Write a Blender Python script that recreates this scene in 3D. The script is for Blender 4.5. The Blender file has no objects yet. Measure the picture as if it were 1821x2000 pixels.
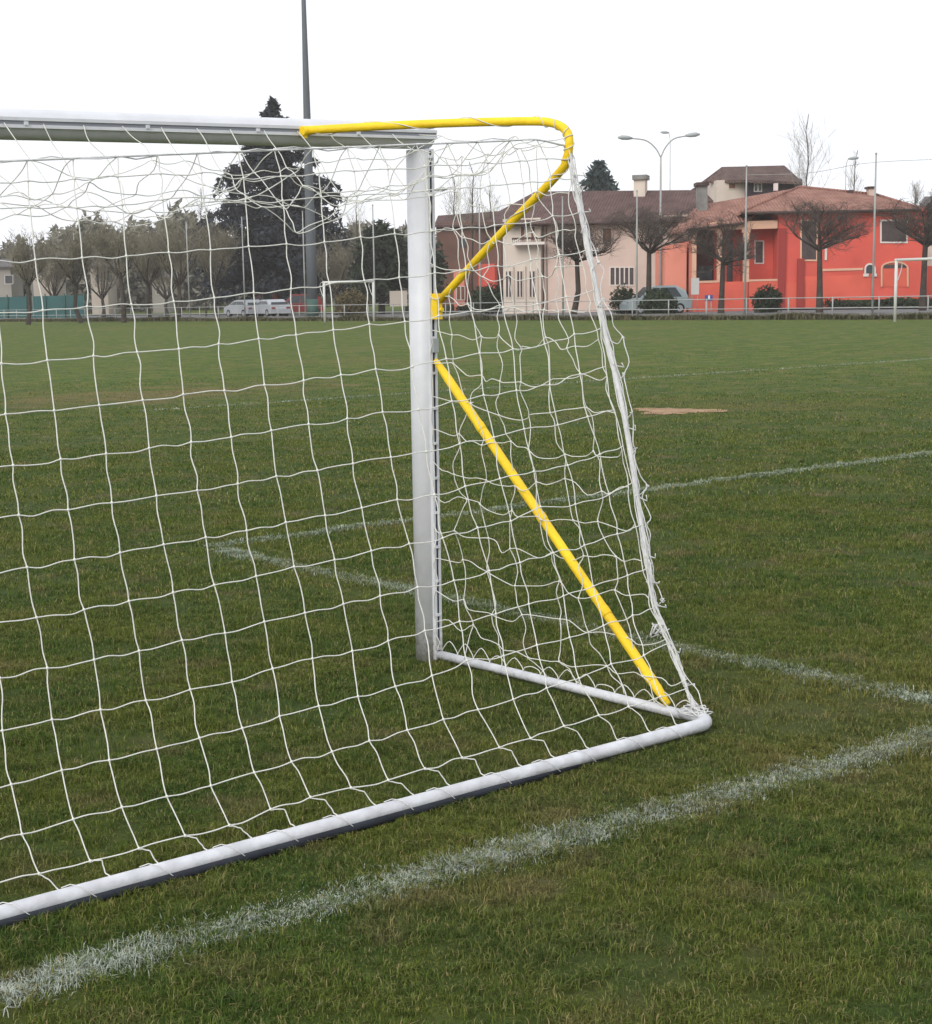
import bpy, math, random
import numpy as np
from mathutils import Vector
rnd = random.Random(11)
R_ = math.radians
scene = bpy.context.scene
COL = scene.collection

# ------------------------------------------------------------------ camera
YAW, PITCH, ROLL = 0.649, 0.158, -0.026
FPX, PX, PY = 3177.18, 687.5, 1075.5          # focal length and principal point, in pixels of the 1821x2000 photo
C0 = np.array([-5.019, -6.009, 1.795])
cF = np.array([math.sin(YAW)*math.cos(PITCH), math.cos(YAW)*math.cos(PITCH), -math.sin(PITCH)])
cR = np.array([math.cos(YAW), -math.sin(YAW), 0.0]); cU = np.cross(cR, cF)
_c, _s = math.cos(ROLL), math.sin(ROLL)
cR, cU = _c*cR+_s*cU, -_s*cR+_c*cU
cam_d = bpy.data.cameras.new('camera'); cam = bpy.data.objects.new('camera', cam_d); COL.objects.link(cam)
from mathutils import Matrix
m = Matrix(((cR[0], cU[0], -cF[0], C0[0]), (cR[1], cU[1], -cF[1], C0[1]), (cR[2], cU[2], -cF[2], C0[2]), (0, 0, 0, 1)))
cam.matrix_world = m
cam_d.sensor_fit = 'VERTICAL'; cam_d.sensor_height = 36.0
cam_d.lens = FPX/2000*36.0
cam_d.shift_x = (910.5-PX)/2000; cam_d.shift_y = (PY-1000)/2000
cam_d.clip_start = 0.1; cam_d.clip_end = 5000
scene.camera = cam

# ------------------------------------------------------------------ sky and sun
SUN_EL, SUN_AZ = R_(52), R_(-25)
w = bpy.data.worlds.new('World'); scene.world = w; w.use_nodes = True
nt = w.node_tree; nt.nodes.clear()
sky = nt.nodes.new('ShaderNodeTexSky'); sky.sky_type = 'NISHITA'; sky.sun_disc = False
sky.sun_elevation = SUN_EL; sky.sun_rotation = SUN_AZ; sky.air_density = 1.0; sky.dust_density = 4.0
mixc = nt.nodes.new('ShaderNodeMix'); mixc.data_type = 'RGBA'; mixc.inputs[0].default_value = 0.90
mixc.inputs[7].default_value = (9.9, 10.1, 10.6, 1)
bg = nt.nodes.new('ShaderNodeBackground'); bg.inputs[1].default_value = 0.120
out = nt.nodes.new('ShaderNodeOutputWorld')
nt.links.new(sky.outputs[0], mixc.inputs[6]); nt.links.new(mixc.outputs[2], bg.inputs[0]); nt.links.new(bg.outputs[0], out.inputs[0])
sd = bpy.data.lights.new('sun', 'SUN'); sd.energy = 1.9; sd.angle = R_(35); sd.color = (1, .97, .92)
sun = bpy.data.objects.new('sun', sd); COL.objects.link(sun)
sdir = Vector((math.sin(SUN_AZ)*math.cos(SUN_EL), -math.cos(SUN_AZ)*math.cos(SUN_EL), math.sin(SUN_EL)))
sdir = Vector((-0.80, -0.26, 0.50)).normalized()
sun.rotation_euler = sdir.to_track_quat('Z', 'Y').to_euler()
sky.sun_rotation = math.atan2(sdir.x, sdir.y); sky.sun_elevation = math.asin(sdir.z)
scene.view_settings.view_transform = 'Standard'; scene.view_settings.look = 'None'
scene.view_settings.exposure = 0.0; scene.view_settings.gamma = 1.0

# ------------------------------------------------------------------ geometry of the view (photo pixels -> real places)
def ray(x, y): return cF + cR*(x-PX)/FPX + cU*(PY-y)/FPX
def at(x, y, d): return C0 + ray(x, y)*d                       # point at depth d
def hit(x, y, p, n):                                            # ray meets plane
    r = ray(x, y); return C0 + r*(np.dot(np.array(p)-C0, n)/np.dot(r, n))
def hor(x):
    t = -(cF[2]+cR[2]*(x-PX)/FPX)/cU[2]; return PY-t*FPX
def gnd(x, d):
    p = at(x, hor(x), d); p[2] = 0; return p
def proj(P):
    d = np.asarray(P, float)-C0; z = d@cF
    return PX+FPX*(d@cR)/z, PY-FPX*(d@cU)/z, z

# ------------------------------------------------------------------ materials
def mat(name, col, rough=.7, var=0.0, scale=8.0, spec=.3, metal=0.0, col2=None, bump=0.0, bscale=60, trans=0.0, detail=4):
    m = bpy.data.materials.new(name); m.use_nodes = True
    n = m.node_tree; b = n.nodes['Principled BSDF']
    b.inputs['Roughness'].default_value = rough; b.inputs['Specular IOR Level'].default_value = spec
    b.inputs['Metallic'].default_value = metal
    tc = n.nodes.new('ShaderNodeNewGeometry')
    nz = n.nodes.new('ShaderNodeTexNoise'); nz.inputs['Scale'].default_value = scale; nz.inputs['Detail'].default_value = detail
    n.links.new(tc.outputs['Position'], nz.inputs['Vector'])
    cr = n.nodes.new('ShaderNodeValToRGB'); cr.color_ramp.elements[0].position = .3; cr.color_ramp.elements[1].position = .7
    c2 = col2 if col2 else tuple(min(1, c*(1+var)) for c in col)
    c1 = col if col2 else tuple(c*(1-var) for c in col)
    cr.color_ramp.elements[0].color = (*c1, 1); cr.color_ramp.elements[1].color = (*c2, 1)
    n.links.new(nz.outputs['Fac'], cr.inputs[0]); n.links.new(cr.outputs[0], b.inputs['Base Color'])
    if bump:
        nb = n.nodes.new('ShaderNodeTexNoise'); nb.inputs['Scale'].default_value = bscale; nb.inputs['Detail'].default_value = 5
        n.links.new(tc.outputs['Position'], nb.inputs['Vector'])
        bp = n.nodes.new('ShaderNodeBump'); bp.inputs['Strength'].default_value = bump; bp.inputs['Distance'].default_value = .02
        n.links.new(nb.outputs['Fac'], bp.inputs['Height']); n.links.new(bp.outputs[0], b.inputs['Normal'])
    return m

WORN = hit(330, 768, (0, 0, 0), np.array([0, 0, 1.]))
def grass_mat(name, blades):
    m = bpy.data.materials.new(name); m.use_nodes = True
    n = m.node_tree; b = n.nodes['Principled BSDF']; L = n.links
    b.inputs['Roughness'].default_value = .75; b.inputs['Specular IOR Level'].default_value = .12 if blades else .05
    g = n.nodes.new('ShaderNodeNewGeometry')
    def noise(s, d=3, sc=(1, 1, 0)):
        mp = n.nodes.new('ShaderNodeMapping'); mp.inputs['Scale'].default_value = sc
        L.new(g.outputs['Position'], mp.inputs[0])
        z = n.nodes.new('ShaderNodeTexNoise'); z.inputs['Scale'].default_value = s; z.inputs['Detail'].default_value = d
        L.new(mp.outputs[0], z.inputs['Vector']); return z.outputs['Fac']
    def ramp(f, a, c, ca, cb):
        r = n.nodes.new('ShaderNodeValToRGB'); r.color_ramp.elements[0].position = a; r.color_ramp.elements[1].position = c
        r.color_ramp.elements[0].color = (*ca, 1); r.color_ramp.elements[1].color = (*cb, 1); L.new(f, r.inputs[0]); return r.outputs[0]
    def mix(f, a, c):
        x = n.nodes.new('ShaderNodeMix'); x.data_type = 'RGBA'
        if isinstance(f, float): x.inputs[0].default_value = f
        else: L.new(f, x.inputs[0])
        L.new(a, x.inputs[6]); L.new(c, x.inputs[7]); return x.outputs[2]
    K = GB if blades else GG
    base = ramp(noise(1.5, 5), .42, .60, tuple(K*v for v in (.036, .077, .014)), tuple(K*v for v in (.092, .113, .018)))
    dark = ramp(noise(8.5, 4), .32, .68, tuple(K*v for v in (.019, .047, .010)), tuple(K*v for v in (.118, .137, .022)))
    fine = ramp(noise(26, 3), .36, .66, tuple(K*v for v in (.020, .048, .010)), tuple(K*v for v in (.124, .140, .024)))
    c = mix(.5, base, mix(.55, dark, fine)) if blades else mix(.35, base, dark)
    # dry straw-coloured patches
    dry = ramp(noise(2.6, 6), .54, .70, (0, 0, 0), (1, 1, 1))
    if blades:
        rn = n.nodes.new('ShaderNodeTexWhiteNoise'); rn.noise_dimensions = '3D'
        at_ = n.nodes.new('ShaderNodeAttribute'); at_.attribute_name = 'rnd'
        strawf = ramp(at_.outputs['Fac'], .80, 1.0, (0, 0, 0), (1, 1, 1))
        mul = n.nodes.new('ShaderNodeMath'); mul.operation = 'MAXIMUM'; L.new(strawf, mul.inputs[0])
        m2 = n.nodes.new('ShaderNodeMath'); m2.operation = 'MULTIPLY'; m2.inputs[1].default_value = .55; L.new(dry, m2.inputs[0])
        L.new(m2.outputs[0], mul.inputs[1]); dry = mul.outputs[0]
    st = n.nodes.new('ShaderNodeRGB'); st.outputs[0].default_value = (.150*K, .118*K, .058*K, 1)
    c = mix(dry, c, st.outputs[0])
    # broad worn, brownish ground in the penalty area
    big = ramp(noise(.16, 3), .56, .70, (0, 0, 0), (.4, .4, .4))
    br = n.nodes.new('ShaderNodeRGB'); br.outputs[0].default_value = (.135*K, .110*K, .042*K, 1)
    c = mix(big, c, br.outputs[0])
    # worn brownish band in the middle of the pitch
    vd = n.nodes.new('ShaderNodeVectorMath'); vd.operation = 'DISTANCE'; ms_ = n.nodes.new('ShaderNodeMapping'); ms_.vector_type = 'POINT'; ms_.inputs['Scale'].default_value = (1/11, 1/8, 0)
    L.new(g.outputs['Position'], ms_.inputs[0]); L.new(ms_.outputs[0], vd.inputs[0]); vd.inputs[1].default_value = (WORN[0]/11, WORN[1]/8, 0)
    ad_ = n.nodes.new('ShaderNodeMath'); ad_.operation = 'MULTIPLY_ADD'; ad_.inputs[1].default_value = 1.3; L.new(noise(.9, 6), ad_.inputs[0]); L.new(vd.outputs['Value'], ad_.inputs[2])
    wf = ramp(ad_.outputs[0], .75, 1.75, (.62, .62, .62), (0, 0, 0)); wc = n.nodes.new('ShaderNodeRGB'); wc.outputs[0].default_value = (.150*K, .112*K, .050*K, 1)
    c = mix(wf, c, wc.outputs[0])
    if not blades:          # thatch and soil darkened as shade between the real blades, closed turf further off
        vt = n.nodes.new('ShaderNodeVectorMath'); vt.operation = 'DISTANCE'; vt.inputs[1].default_value = (-3.5, -4, 0); L.new(g.outputs['Position'], vt.inputs[0])
        mr = n.nodes.new('ShaderNodeMapRange'); mr.inputs[1].default_value = 12; mr.inputs[2].default_value = 34; L.new(vt.outputs['Value'], mr.inputs[0])
        th = n.nodes.new('ShaderNodeRGB'); th.outputs[0].default_value = (.040, .050, .017, 1); c = mix(mr.outputs[0], mix(.35, th.outputs[0], c), c)
    L.new(c, b.inputs['Base Color'])
    if blades:
        hv = n.nodes.new('ShaderNodeHueSaturation'); rv = n.nodes.new('ShaderNodeMapRange'); L.new(at_.outputs['Fac'], rv.inputs[0]); rv.inputs[3].default_value = .45; rv.inputs[4].default_value = 1.45
        L.new(rv.outputs[0], hv.inputs['Value']); L.new(c, hv.inputs['Color']); c = hv.outputs[0]; L.new(c, b.inputs['Base Color'])
        tr = n.nodes.new('ShaderNodeBsdfTranslucent'); L.new(c, tr.inputs[0])
        ms = n.nodes.new('ShaderNodeMixShader'); ms.inputs[0].default_value = .3
        L.new(b.outputs[0], ms.inputs[1]); L.new(tr.outputs[0], ms.inputs[2])
        L.new(ms.outputs[0], n.nodes['Material Output'].inputs[0])
    else:
        bp = n.nodes.new('ShaderNodeBump'); bp.inputs['Strength'].default_value = .8; bp.inputs['Distance'].default_value = .03
        L.new(noise(38, 6, (1, 1, 1)), bp.inputs['Height']); L.new(bp.outputs[0], b.inputs['Normal'])
    return m
GB, GG = 1.66, 1.18
M_BLADE = grass_mat('grass_blades', True)
M_LAWN = grass_mat('lawn', False)
M_WHITE = mat('white_paint', (.64, .65, .68), .45, .06, 9, .5, bump=.08, bscale=30)
M_WHITEBAR = mat('worn_white_paint', (.58, .59, .62), .5, .16, 14, .4, bump=.15, bscale=60)
def muddy(m, z0, amt):           # dried mud and grass stain splashed up from the ground
    n = m.node_tree; b = n.nodes['Principled BSDF']; src = b.inputs['Base Color'].links[0].from_socket
    g = n.nodes.new('ShaderNodeNewGeometry'); sp = n.nodes.new('ShaderNodeSeparateXYZ'); n.links.new(g.outputs['Position'], sp.inputs[0])
    z = n.nodes.new('ShaderNodeTexNoise'); z.inputs['Scale'].default_value = 45; z.inputs['Detail'].default_value = 8; n.links.new(g.outputs['Position'], z.inputs['Vector'])
    mr = n.nodes.new('ShaderNodeMapRange'); mr.inputs[1].default_value = z0; mr.inputs[2].default_value = 0; mr.inputs[3].default_value = -.25; mr.inputs[4].default_value = .35; n.links.new(sp.outputs['Z'], mr.inputs[0])
    ad = n.nodes.new('ShaderNodeMath'); ad.operation = 'ADD'; n.links.new(mr.outputs[0], ad.inputs[0]); n.links.new(z.outputs['Fac'], ad.inputs[1])
    r = n.nodes.new('ShaderNodeMapRange'); r.inputs[1].default_value = .52; r.inputs[2].default_value = .85; r.inputs[4].default_value = amt; n.links.new(ad.outputs[0], r.inputs[0])
    x = n.nodes.new('ShaderNodeMix'); x.data_type = 'RGBA'; x.inputs[7].default_value = (.17, .145, .085, 1); n.links.new(r.outputs[0], x.inputs[0]); n.links.new(src, x.inputs[6]); n.links.new(x.outputs[2], b.inputs['Base Color'])
muddy(M_WHITE, .30, .6); muddy(M_WHITEBAR, .062, .55)
M_DARK = mat('dark_slot', (.035, .04, .06), .7)
M_NET = mat('net_cord', (.68, .68, .63), .85, .08, 40)
M_ROPE = mat('rope', (.72, .72, .72), .85, .08, 60, bump=.4, bscale=300)
M_YEL = mat('yellow_paint', (.80, .53, .015), .55, col2=(.95, .66, .02), scale=7, spec=.35, bump=.2, bscale=70, detail=8)
M_LINE = mat('chalk_paint', (.40, .44, .35), .9, col2=(.70, .73, .68), scale=60)
M_GREY = mat('grey_steel', (.34, .36, .37), .6, .12, 2)
M_POLE = mat('floodlight_steel', (.105, .115, .13), .6, .1, .5)
M_GALV = mat('galvanised', (.33, .34, .33), .6, .15, 1)

# ------------------------------------------------------------------ helpers
def link(name, me, m=None, parent=None):
    o = bpy.data.objects.new(name, me); COL.objects.link(o)
    if m is not None and me is not None:
        for q in (m if isinstance(m, (list, tuple)) else [m]): me.materials.append(q)
    if parent is not None: o.parent = parent
    return o
def tag(o, label=None, cat=None, group=None, kind=None):
    if label: o['label'] = label
    if cat: o['category'] = cat
    if group: o['group'] = group
    if kind: o['kind'] = kind
    return o
def thing(name, label, cat, loc=(0, 0, 0), rz=0, group=None):
    o = link(name, None); o.location = tuple(float(v) for v in loc); o.rotation_euler = (0, 0, rz)
    return tag(o, label, cat, group)

class MB:
    def __init__(s): s.v = []; s.f = []; s.sm = []
    def add(s, vs, fs, smooth=False):
        k = len(s.v); s.v += [tuple(map(float, p)) for p in vs]; s.f += [tuple(i+k for i in f) for f in fs]; s.sm += [smooth]*len(fs)
    def box(s, a, b):
        x0, y0, z0 = a; x1, y1, z1 = b
        v = [(x0, y0, z0), (x1, y0, z0), (x1, y1, z0), (x0, y1, z0), (x0, y0, z1), (x1, y0, z1), (x1, y1, z1), (x0, y1, z1)]
        s.add(v, [(0, 3, 2, 1), (4, 5, 6, 7), (0, 1, 5, 4), (1, 2, 6, 5), (2, 3, 7, 6), (3, 0, 4, 7)])
    def tube(s, pts, rad, n=8, caps=True):
        pts = [np.array(p, float) for p in pts]
        rads = rad if isinstance(rad, (list, tuple, np.ndarray)) else [rad]*len(pts)
        ring = []; prev = None
        for i, p in enumerate(pts):
            t = pts[min(i+1, len(pts)-1)]-pts[max(i-1, 0)]; t = t/(np.linalg.norm(t)+1e-12)
            if prev is None:
                a = np.array([0, 0, 1.]) if abs(t[2]) < .9 else np.array([1., 0, 0])
                u = np.cross(t, a)
            else: u = prev-t*np.dot(prev, t)
            u = u/(np.linalg.norm(u)+1e-12); prev = u; v = np.cross(t, u)
            ring.append([p+rads[i]*(math.cos(2*math.pi*k/n)*u+math.sin(2*math.pi*k/n)*v) for k in range(n)])
        vs = [q for r in ring for q in r]; fs = []
        for i in range(len(pts)-1):
            for k in range(n):
                fs.append((i*n+k, i*n+(k+1) % n, (i+1)*n+(k+1) % n, (i+1)*n+k))
        k0 = len(s.v); s.add(vs, fs, n > 4)
        if caps:
            s.f += [tuple(k0+i for i in range(n-1, -1, -1)), tuple(k0+(len(pts)-1)*n+k for k in range(n))]; s.sm += [False, False]
    def ball(s, c, r, n=6):
        vs = [(c[0], c[1], c[2]+r)]; 
        for i in (1, 2, 3):
            a = math.pi*i/4
            for k in range(n): vs.append((c[0]+r*math.sin(a)*math.cos(2*math.pi*k/n), c[1]+r*math.sin(a)*math.sin(2*math.pi*k/n), c[2]+r*math.cos(a)))
        vs.append((c[0], c[1], c[2]-r)); fs = [(0, 1+k, 1+(k+1) % n) for k in range(n)]
        for i in range(2):
            for k in range(n): fs.append((1+i*n+k, 1+(i+1)*n+k, 1+(i+1)*n+(k+1) % n, 1+i*n+(k+1) % n))
        fs += [(1+3*n, 1+2*n+(k+1) % n, 1+2*n+k) for k in range(n)]
        s.add(vs, fs, True)
    def prism(s, poly, axis_vec):                # closed polygon (list of 3D) extruded by vector
        n = len(poly); a = [np.array(p, float) for p in poly]; b = [p+np.array(axis_vec, float) for p in a]
        s.add(a+b, [tuple(range(n-1, -1, -1)), tuple(range(n, 2*n))]+[(i, (i+1) % n, n+(i+1) % n, n+i) for i in range(n)])
    def build(s, name, m, parent=None):
        me = bpy.data.meshes.new(name); me.from_pydata(s.v, [], s.f)
        me.polygons.foreach_set('use_smooth', s.sm); me.update()
        return link(name, me, m, parent)

def catmull(P, k=4):
    P = [np.array(p, float) for p in P]; out = []
    for i in range(len(P)-1):
        p0 = P[i-1] if i > 0 else 2*P[0]-P[1]; p1 = P[i]; p2 = P[i+1]; p3 = P[i+2] if i+2 < len(P) else 2*P[-1]-P[-2]
        for j in range(k):
            t = j/k; out.append(.5*((2*p1)+(-p0+p2)*t+(2*p0-5*p1+4*p2-p3)*t*t+(-p0+3*p1-3*p2+p3)*t**3))
    out.append(P[-1]); return out

def fast_mesh(name, verts, loops, sizes, m, attr=None):
    me = bpy.data.meshes.new(name)
    me.vertices.add(len(verts)); me.vertices.foreach_set('co', verts.astype(np.float32).ravel())
    me.loops.add(len(loops)); me.loops.foreach_set('vertex_index', loops.astype(np.int32))
    st = np.concatenate([[0], np.cumsum(sizes)[:-1]]).astype(np.int32)
    me.polygons.add(len(sizes)); me.polygons.foreach_set('loop_start', st); me.polygons.foreach_set('loop_total', sizes.astype(np.int32))
    if attr is not None:
        a = me.attributes.new('rnd', 'FLOAT', 'POINT'); a.data.foreach_set('value', attr.astype(np.float32))
    me.update(calc_edges=True); me.validate()
    return link(name, me, m)

# numpy value noise
_rs = np.random.RandomState(5); _G = _rs.rand(256, 256)
def vnoise(x, y, s):
    x = x*s+100.3; y = y*s+57.7
    i = np.floor(x).astype(int); j = np.floor(y).astype(int); u = x-i; v = y-j; u = u*u*(3-2*u); v = v*v*(3-2*v)
    g = lambda a, b: _G[a % 256, b % 256]
    return (g(i, j)*(1-u)+g(i+1, j)*u)*(1-v)+(g(i, j+1)*(1-u)+g(i+1, j+1)*u)*v

# ================================================================== GROUND
mb = MB(); mb.add([(-300, -300, 0), (340, -300, 0), (340, 340, 0), (-300, 340, 0)], [(0, 1, 2, 3)])
tag(mb.build('ground', M_LAWN), kind='structure')

def sheet(name, pts, z, m, kind='structure'):
    b = MB(); b.add([(p[0], p[1], z) for p in pts], [tuple(range(len(pts)))]); o = b.build(name, m); return tag(o, kind=kind)

# lawn blades -----------------------------------------------------
PATCH = hit(1322, 803, (0, 0, 0), np.array([0, 0, 1.]))
def blades(name, bins, m, seed=1, sampler=None, half=.50, clump=True):
    rs = np.random.RandomState(seed); X = []; Y = []; W = []; H = []
    if sampler is None:
        for d0, d1, rho, wd, ht in bins:
            n = int(half*(d1*d1-d0*d0)*rho)
            d = np.sqrt(rs.uniform(d0*d0, d1*d1, n)); az = YAW+.065+rs.uniform(-half, half, n)
            X.append(C0[0]+d*np.sin(az)); Y.append(C0[1]+d*np.cos(az)); W.append(np.full(n, wd)); H.append(np.full(n, ht))
        X, Y, W, H = map(np.concatenate, (X, Y, W, H))
    else: X, Y, W, H = sampler(rs)
    if name == 'grass':
        kp = np.ones(len(X), bool)
        kp &= ~((np.abs(Y+1.80) < .030) & (X < .02) & (X > -7.5))
        kp &= ~((np.abs(X) < .022) & (Y < 0) & (Y > -1.8)); kp &= ~((X**2+Y**2) < .10**2)
        e = ((X-PATCH[0])*.29+(Y-PATCH[1])*-.957)/.54; f_ = ((X-PATCH[0])*.957+(Y-PATCH[1])*.29)/.42
        kp &= (e*e+f_*f_+(vnoise(X, Y, 6)-.5)*1.1+rs.normal(0, .12, len(X))) > .9
        kp &= rs.rand(len(X)) < 1.15-1.1*np.clip((vnoise(X, Y, 2.1)*.6+vnoise(X+9, Y, 11)*.4-.60)*6, 0, .8)
        X, Y, W, H = X[kp], Y[kp], W[kp], H[kp]
    n = len(X)
    nz = vnoise(X, Y, 22)*.4+vnoise(X, Y, 9)*.3+vnoise(X, Y, 3)*.3
    H = H*rs.uniform(.55, 1.25, n)*np.maximum(.25, -.35+2.7*nz if clump else 1)
    W = W*rs.uniform(.7, 1.3, n)
    phi = rs.uniform(0, 2*math.pi, n); lean = rs.uniform(.25, 1.5, n)
    ax, ay = np.cos(phi), np.sin(phi)                  # lean direction
    psi = phi+math.pi/2+rs.uniform(-.5, .5, n); bx, by = np.cos(psi)*W/2, np.sin(psi)*W/2
    h1 = H*.55; h2 = H; o1 = h1*lean*.45; o2 = h2*lean
    V = np.zeros((n, 5, 3))
    V[:, 0] = np.stack([X-bx, Y-by, np.full(n, -.002)], 1); V[:, 1] = np.stack([X+bx, Y+by, np.full(n, -.002)], 1)
    V[:, 2] = np.stack([X+ax*o1+bx*.8, Y+ay*o1+by*.8, h1], 1); V[:, 3] = np.stack([X+ax*o1-bx*.8, Y+ay*o1-by*.8, h1], 1)
    V[:, 4] = np.stack([X+ax*o2, Y+ay*o2, h2*(1-.28*lean)], 1)
    base = (np.arange(n)*5)[:, None]
    L = (base+np.array([0, 1, 2, 3, 3, 2, 4])[None]).ravel(); S = np.tile([4, 3], n)
    return fast_mesh(name, V.reshape(-1, 3), L, S, m, np.repeat(rs.rand(n), 5))
g = blades('grass', [(3.0, 6.5, 24000, .0027, .024), (6.5, 9.5, 14500, .0033, .024), (9.5, 14, 6000, .0046, .024), (14, 20, 1700, .008, .024), (20, 27, 600, .011, .020), (27, 36, 180, .014, .016), (36, 46, 50, .016, .012)], M_BLADE)
tag(g, 'short patchy green grass of the football pitch', 'grass', kind='stuff')

# painted lines -----------------------------------------------------
def line_mat(name, lo, hi):
    m = bpy.data.materials.new(name); m.use_nodes = True; n = m.node_tree; b = n.nodes['Principled BSDF']
    b.inputs['Roughness'].default_value = .9; b.inputs['Specular IOR Level'].default_value = .1
    g = n.nodes.new('ShaderNodeNewGeometry')
    z = n.nodes.new('ShaderNodeTexNoise'); z.inputs['Scale'].default_value = 14; z.inputs['Detail'].default_value = 5; n.links.new(g.outputs['Position'], z.inputs['Vector'])
    a = n.nodes.new('ShaderNodeAttribute'); a.attribute_name = 'rnd'
    ad = n.nodes.new('ShaderNodeMath'); ad.operation = 'MULTIPLY_ADD'; ad.inputs[1].default_value = .35; n.links.new(a.outputs['Fac'], ad.inputs[0]); n.links.new(z.outputs['Fac'], ad.inputs[2])
    r = n.nodes.new('ShaderNodeValToRGB'); r.color_ramp.elements[0].position = lo; r.color_ramp.elements[1].position = hi
    r.color_ramp.elements[0].color = (.16, .20, .11, 1); r.color_ramp.elements[1].color = (.47, .51, .45, 1)
    n.links.new(ad.outputs[0], r.inputs[0]); n.links.new(r.outputs[0], b.inputs['Base Color'])
    return m
LM_NEAR = line_mat('lime_painted_grass', .34, .80); LM_FAR = line_mat('worn_lime_painted_grass', .42, 1.0); LM_MID = line_mat('half_worn_lime_painted_grass', .52, 1.2); LM_FAINT = line_mat('faint_lime_painted_grass', .55, 1.35)
def pitch_line(P, Q, width, rho, m, bw=.006, bh=.036, seed=3):
    P = np.array(P, float); Q = np.array(Q, float); L = np.linalg.norm(Q-P); u = (Q-P)/L; nn = np.array([-u[1], u[0]])
    def samp(rs):
        n = int(L*width*rho); t = rs.uniform(0, L, n); s = rs.normal(0, .38, n)*width
        s += (vnoise(t, t*0, 1.6)-.5)*.03
        keep = rs.rand(n) < .25+.7*vnoise(t, s*0+3, 5)+.6*(vnoise(t, s*6, 14)-.3); t = t[keep]; s = s[keep]
        X = P[0]+u[0]*t+nn[0]*s; Y = P[1]+u[1]*t+nn[1]*s
        return X, Y, np.full(len(t), bw), np.full(len(t), bh)
    o = blades('pitch_line', None, m, seed, samp)
    return tag(o, kind='structure')
pitch_line((-7.5, -1.98), (3.2, -2.595), .13, 62000, LM_NEAR, .0028, .019, 3)
pitch_line((1.02, -2.5), (1.15, 3.75), .125, 30000, LM_FAR, .0038, .019, 4)
pitch_line((1.15, 3.86), (26, 3.2), .125, 15000, LM_MID, .006, .024, 5)
pitch_line((8, 16.6), (40, 13.7), .10, 2200, LM_FAINT, .012, .028, 6)

# bare earth patch of the penalty spot and small bare scuffs
M_SOIL = mat('dry_soil', (.22, .13, .07), .95, col2=(.40, .27, .16), scale=5, bump=.5)
def patch(c, a, b, rot, m, z=.004, n=40, seed=0):
    rs = random.Random(seed); pts = []
    for k in range(n):
        t = 2*math.pi*k/n; r = 1+.25*math.sin(3*t+seed)+rs.uniform(-.18, .18); x, y = a*r*math.cos(t), b*r*math.sin(t)
        pts.append((c[0]+x*math.cos(rot)-y*math.sin(rot), c[1]+x*math.sin(rot)+y*math.cos(rot)))
    return sheet('bare_ground', pts, z, m)
pc = hit(1322, 803, (0, 0, 0), np.array([0, 0, 1.]))
patch(pc, .62, .50, -1.3, M_SOIL, .006)

# ================================================================== THE GOAL
goal = thing('football_goal', 'large white football goal with corded net and yellow braces in the foreground', 'goal', (0, 0, 0))
GW = 7.44; GX = -GW/2
def mirror(P): return [(-GW-p[0], p[1], p[2]) for p in P]
def oval_profile(n=28):          # 0.12 wide, 0.14 deep oval with a net groove in the back (-second axis)
    pts = []
    for k in range(n):
        t = 2*math.pi*k/n-math.pi/2
        pts.append((.06*math.cos(t), .066*math.sin(t)+.004))
    return pts
def extrude_profile(mb, prof, A, B, ex, ey):
    A, B, ex, ey = map(lambda q: np.array(q, float), (A, B, ex, ey))
    n = len(prof); a = [A+ex*p[0]+ey*p[1] for p in prof]; b = [B+ex*p[0]+ey*p[1] for p in prof]
    k = len(mb.v); mb.v += [tuple(p) for p in a+b]
    for i in range(n):
        mb.f.append((k+i, k+(i+1) % n, k+n+(i+1) % n, k+n+i)); mb.sm.append(True)
    mb.f.append(tuple(k+i for i in range(n-1, -1, -1))); mb.f.append(tuple(k+n+i for i in range(n))); mb.sm += [False, False]
prof = oval_profile()
def rail(mb, A, B, side, ey):    # two flanges of the net channel
    A, B, side, ey = map(lambda q: np.array(q, float), (A, B, side, ey))
    for s0, s1 in ((-.0205, -.0075), (.0075, .0205)):
        q = [A+side*s0-ey*.055, A+side*s1-ey*.055, A+side*s1-ey*.078, A+side*s0-ey*.078]
        mb.prism(q, B-A)
CB0 = np.array([.06, 0, 2.503]); CB1 = np.array([-GW-.06, 0, 2.47])   # crossbar sags a little
def cbz(x): 
    t = max(0, min(1, -x/2.13)) if x > -3.72 else max(0, min(1, (x+GW)/2.13))
    return 2.505-.030*t
for sx in (0, -GW):
    b = MB(); extrude_profile(b, prof, (sx, 0, 0), (sx, 0, 2.44), (1, 0, 0), (0, 1, 0)); rail(b, (sx, 0, .01), (sx, 0, 2.44), (1, 0, 0), (0, 1, 0))
    post = b.build('goalpost', M_WHITE, goal)
    b = MB(); b.box((sx-.0073, -.073, .012), (sx+.0073, -.06, 2.43)); b.build('net_channel', M_DARK, post)
b = MB()
n = len(prof); xs = [.045, -.6, -1.2, -2.13, -3.72, -5.3, -6.2, -6.8, -GW-.06]
rings = []
for x in xs: rings += [(x, p[1], cbz(x)+p[0]) for p in prof]
fs = []
for i in range(len(xs)-1):
    for k in range(n): fs.append((i*n+k, i*n+(k+1) % n, (i+1)*n+(k+1) % n, (i+1)*n+k))
b.add(rings, fs, True)
b.add(rings[:n], [tuple(range(n))]); b.add(rings[-n:], [tuple(range(n-1, -1, -1))])
d = MB()
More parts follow.
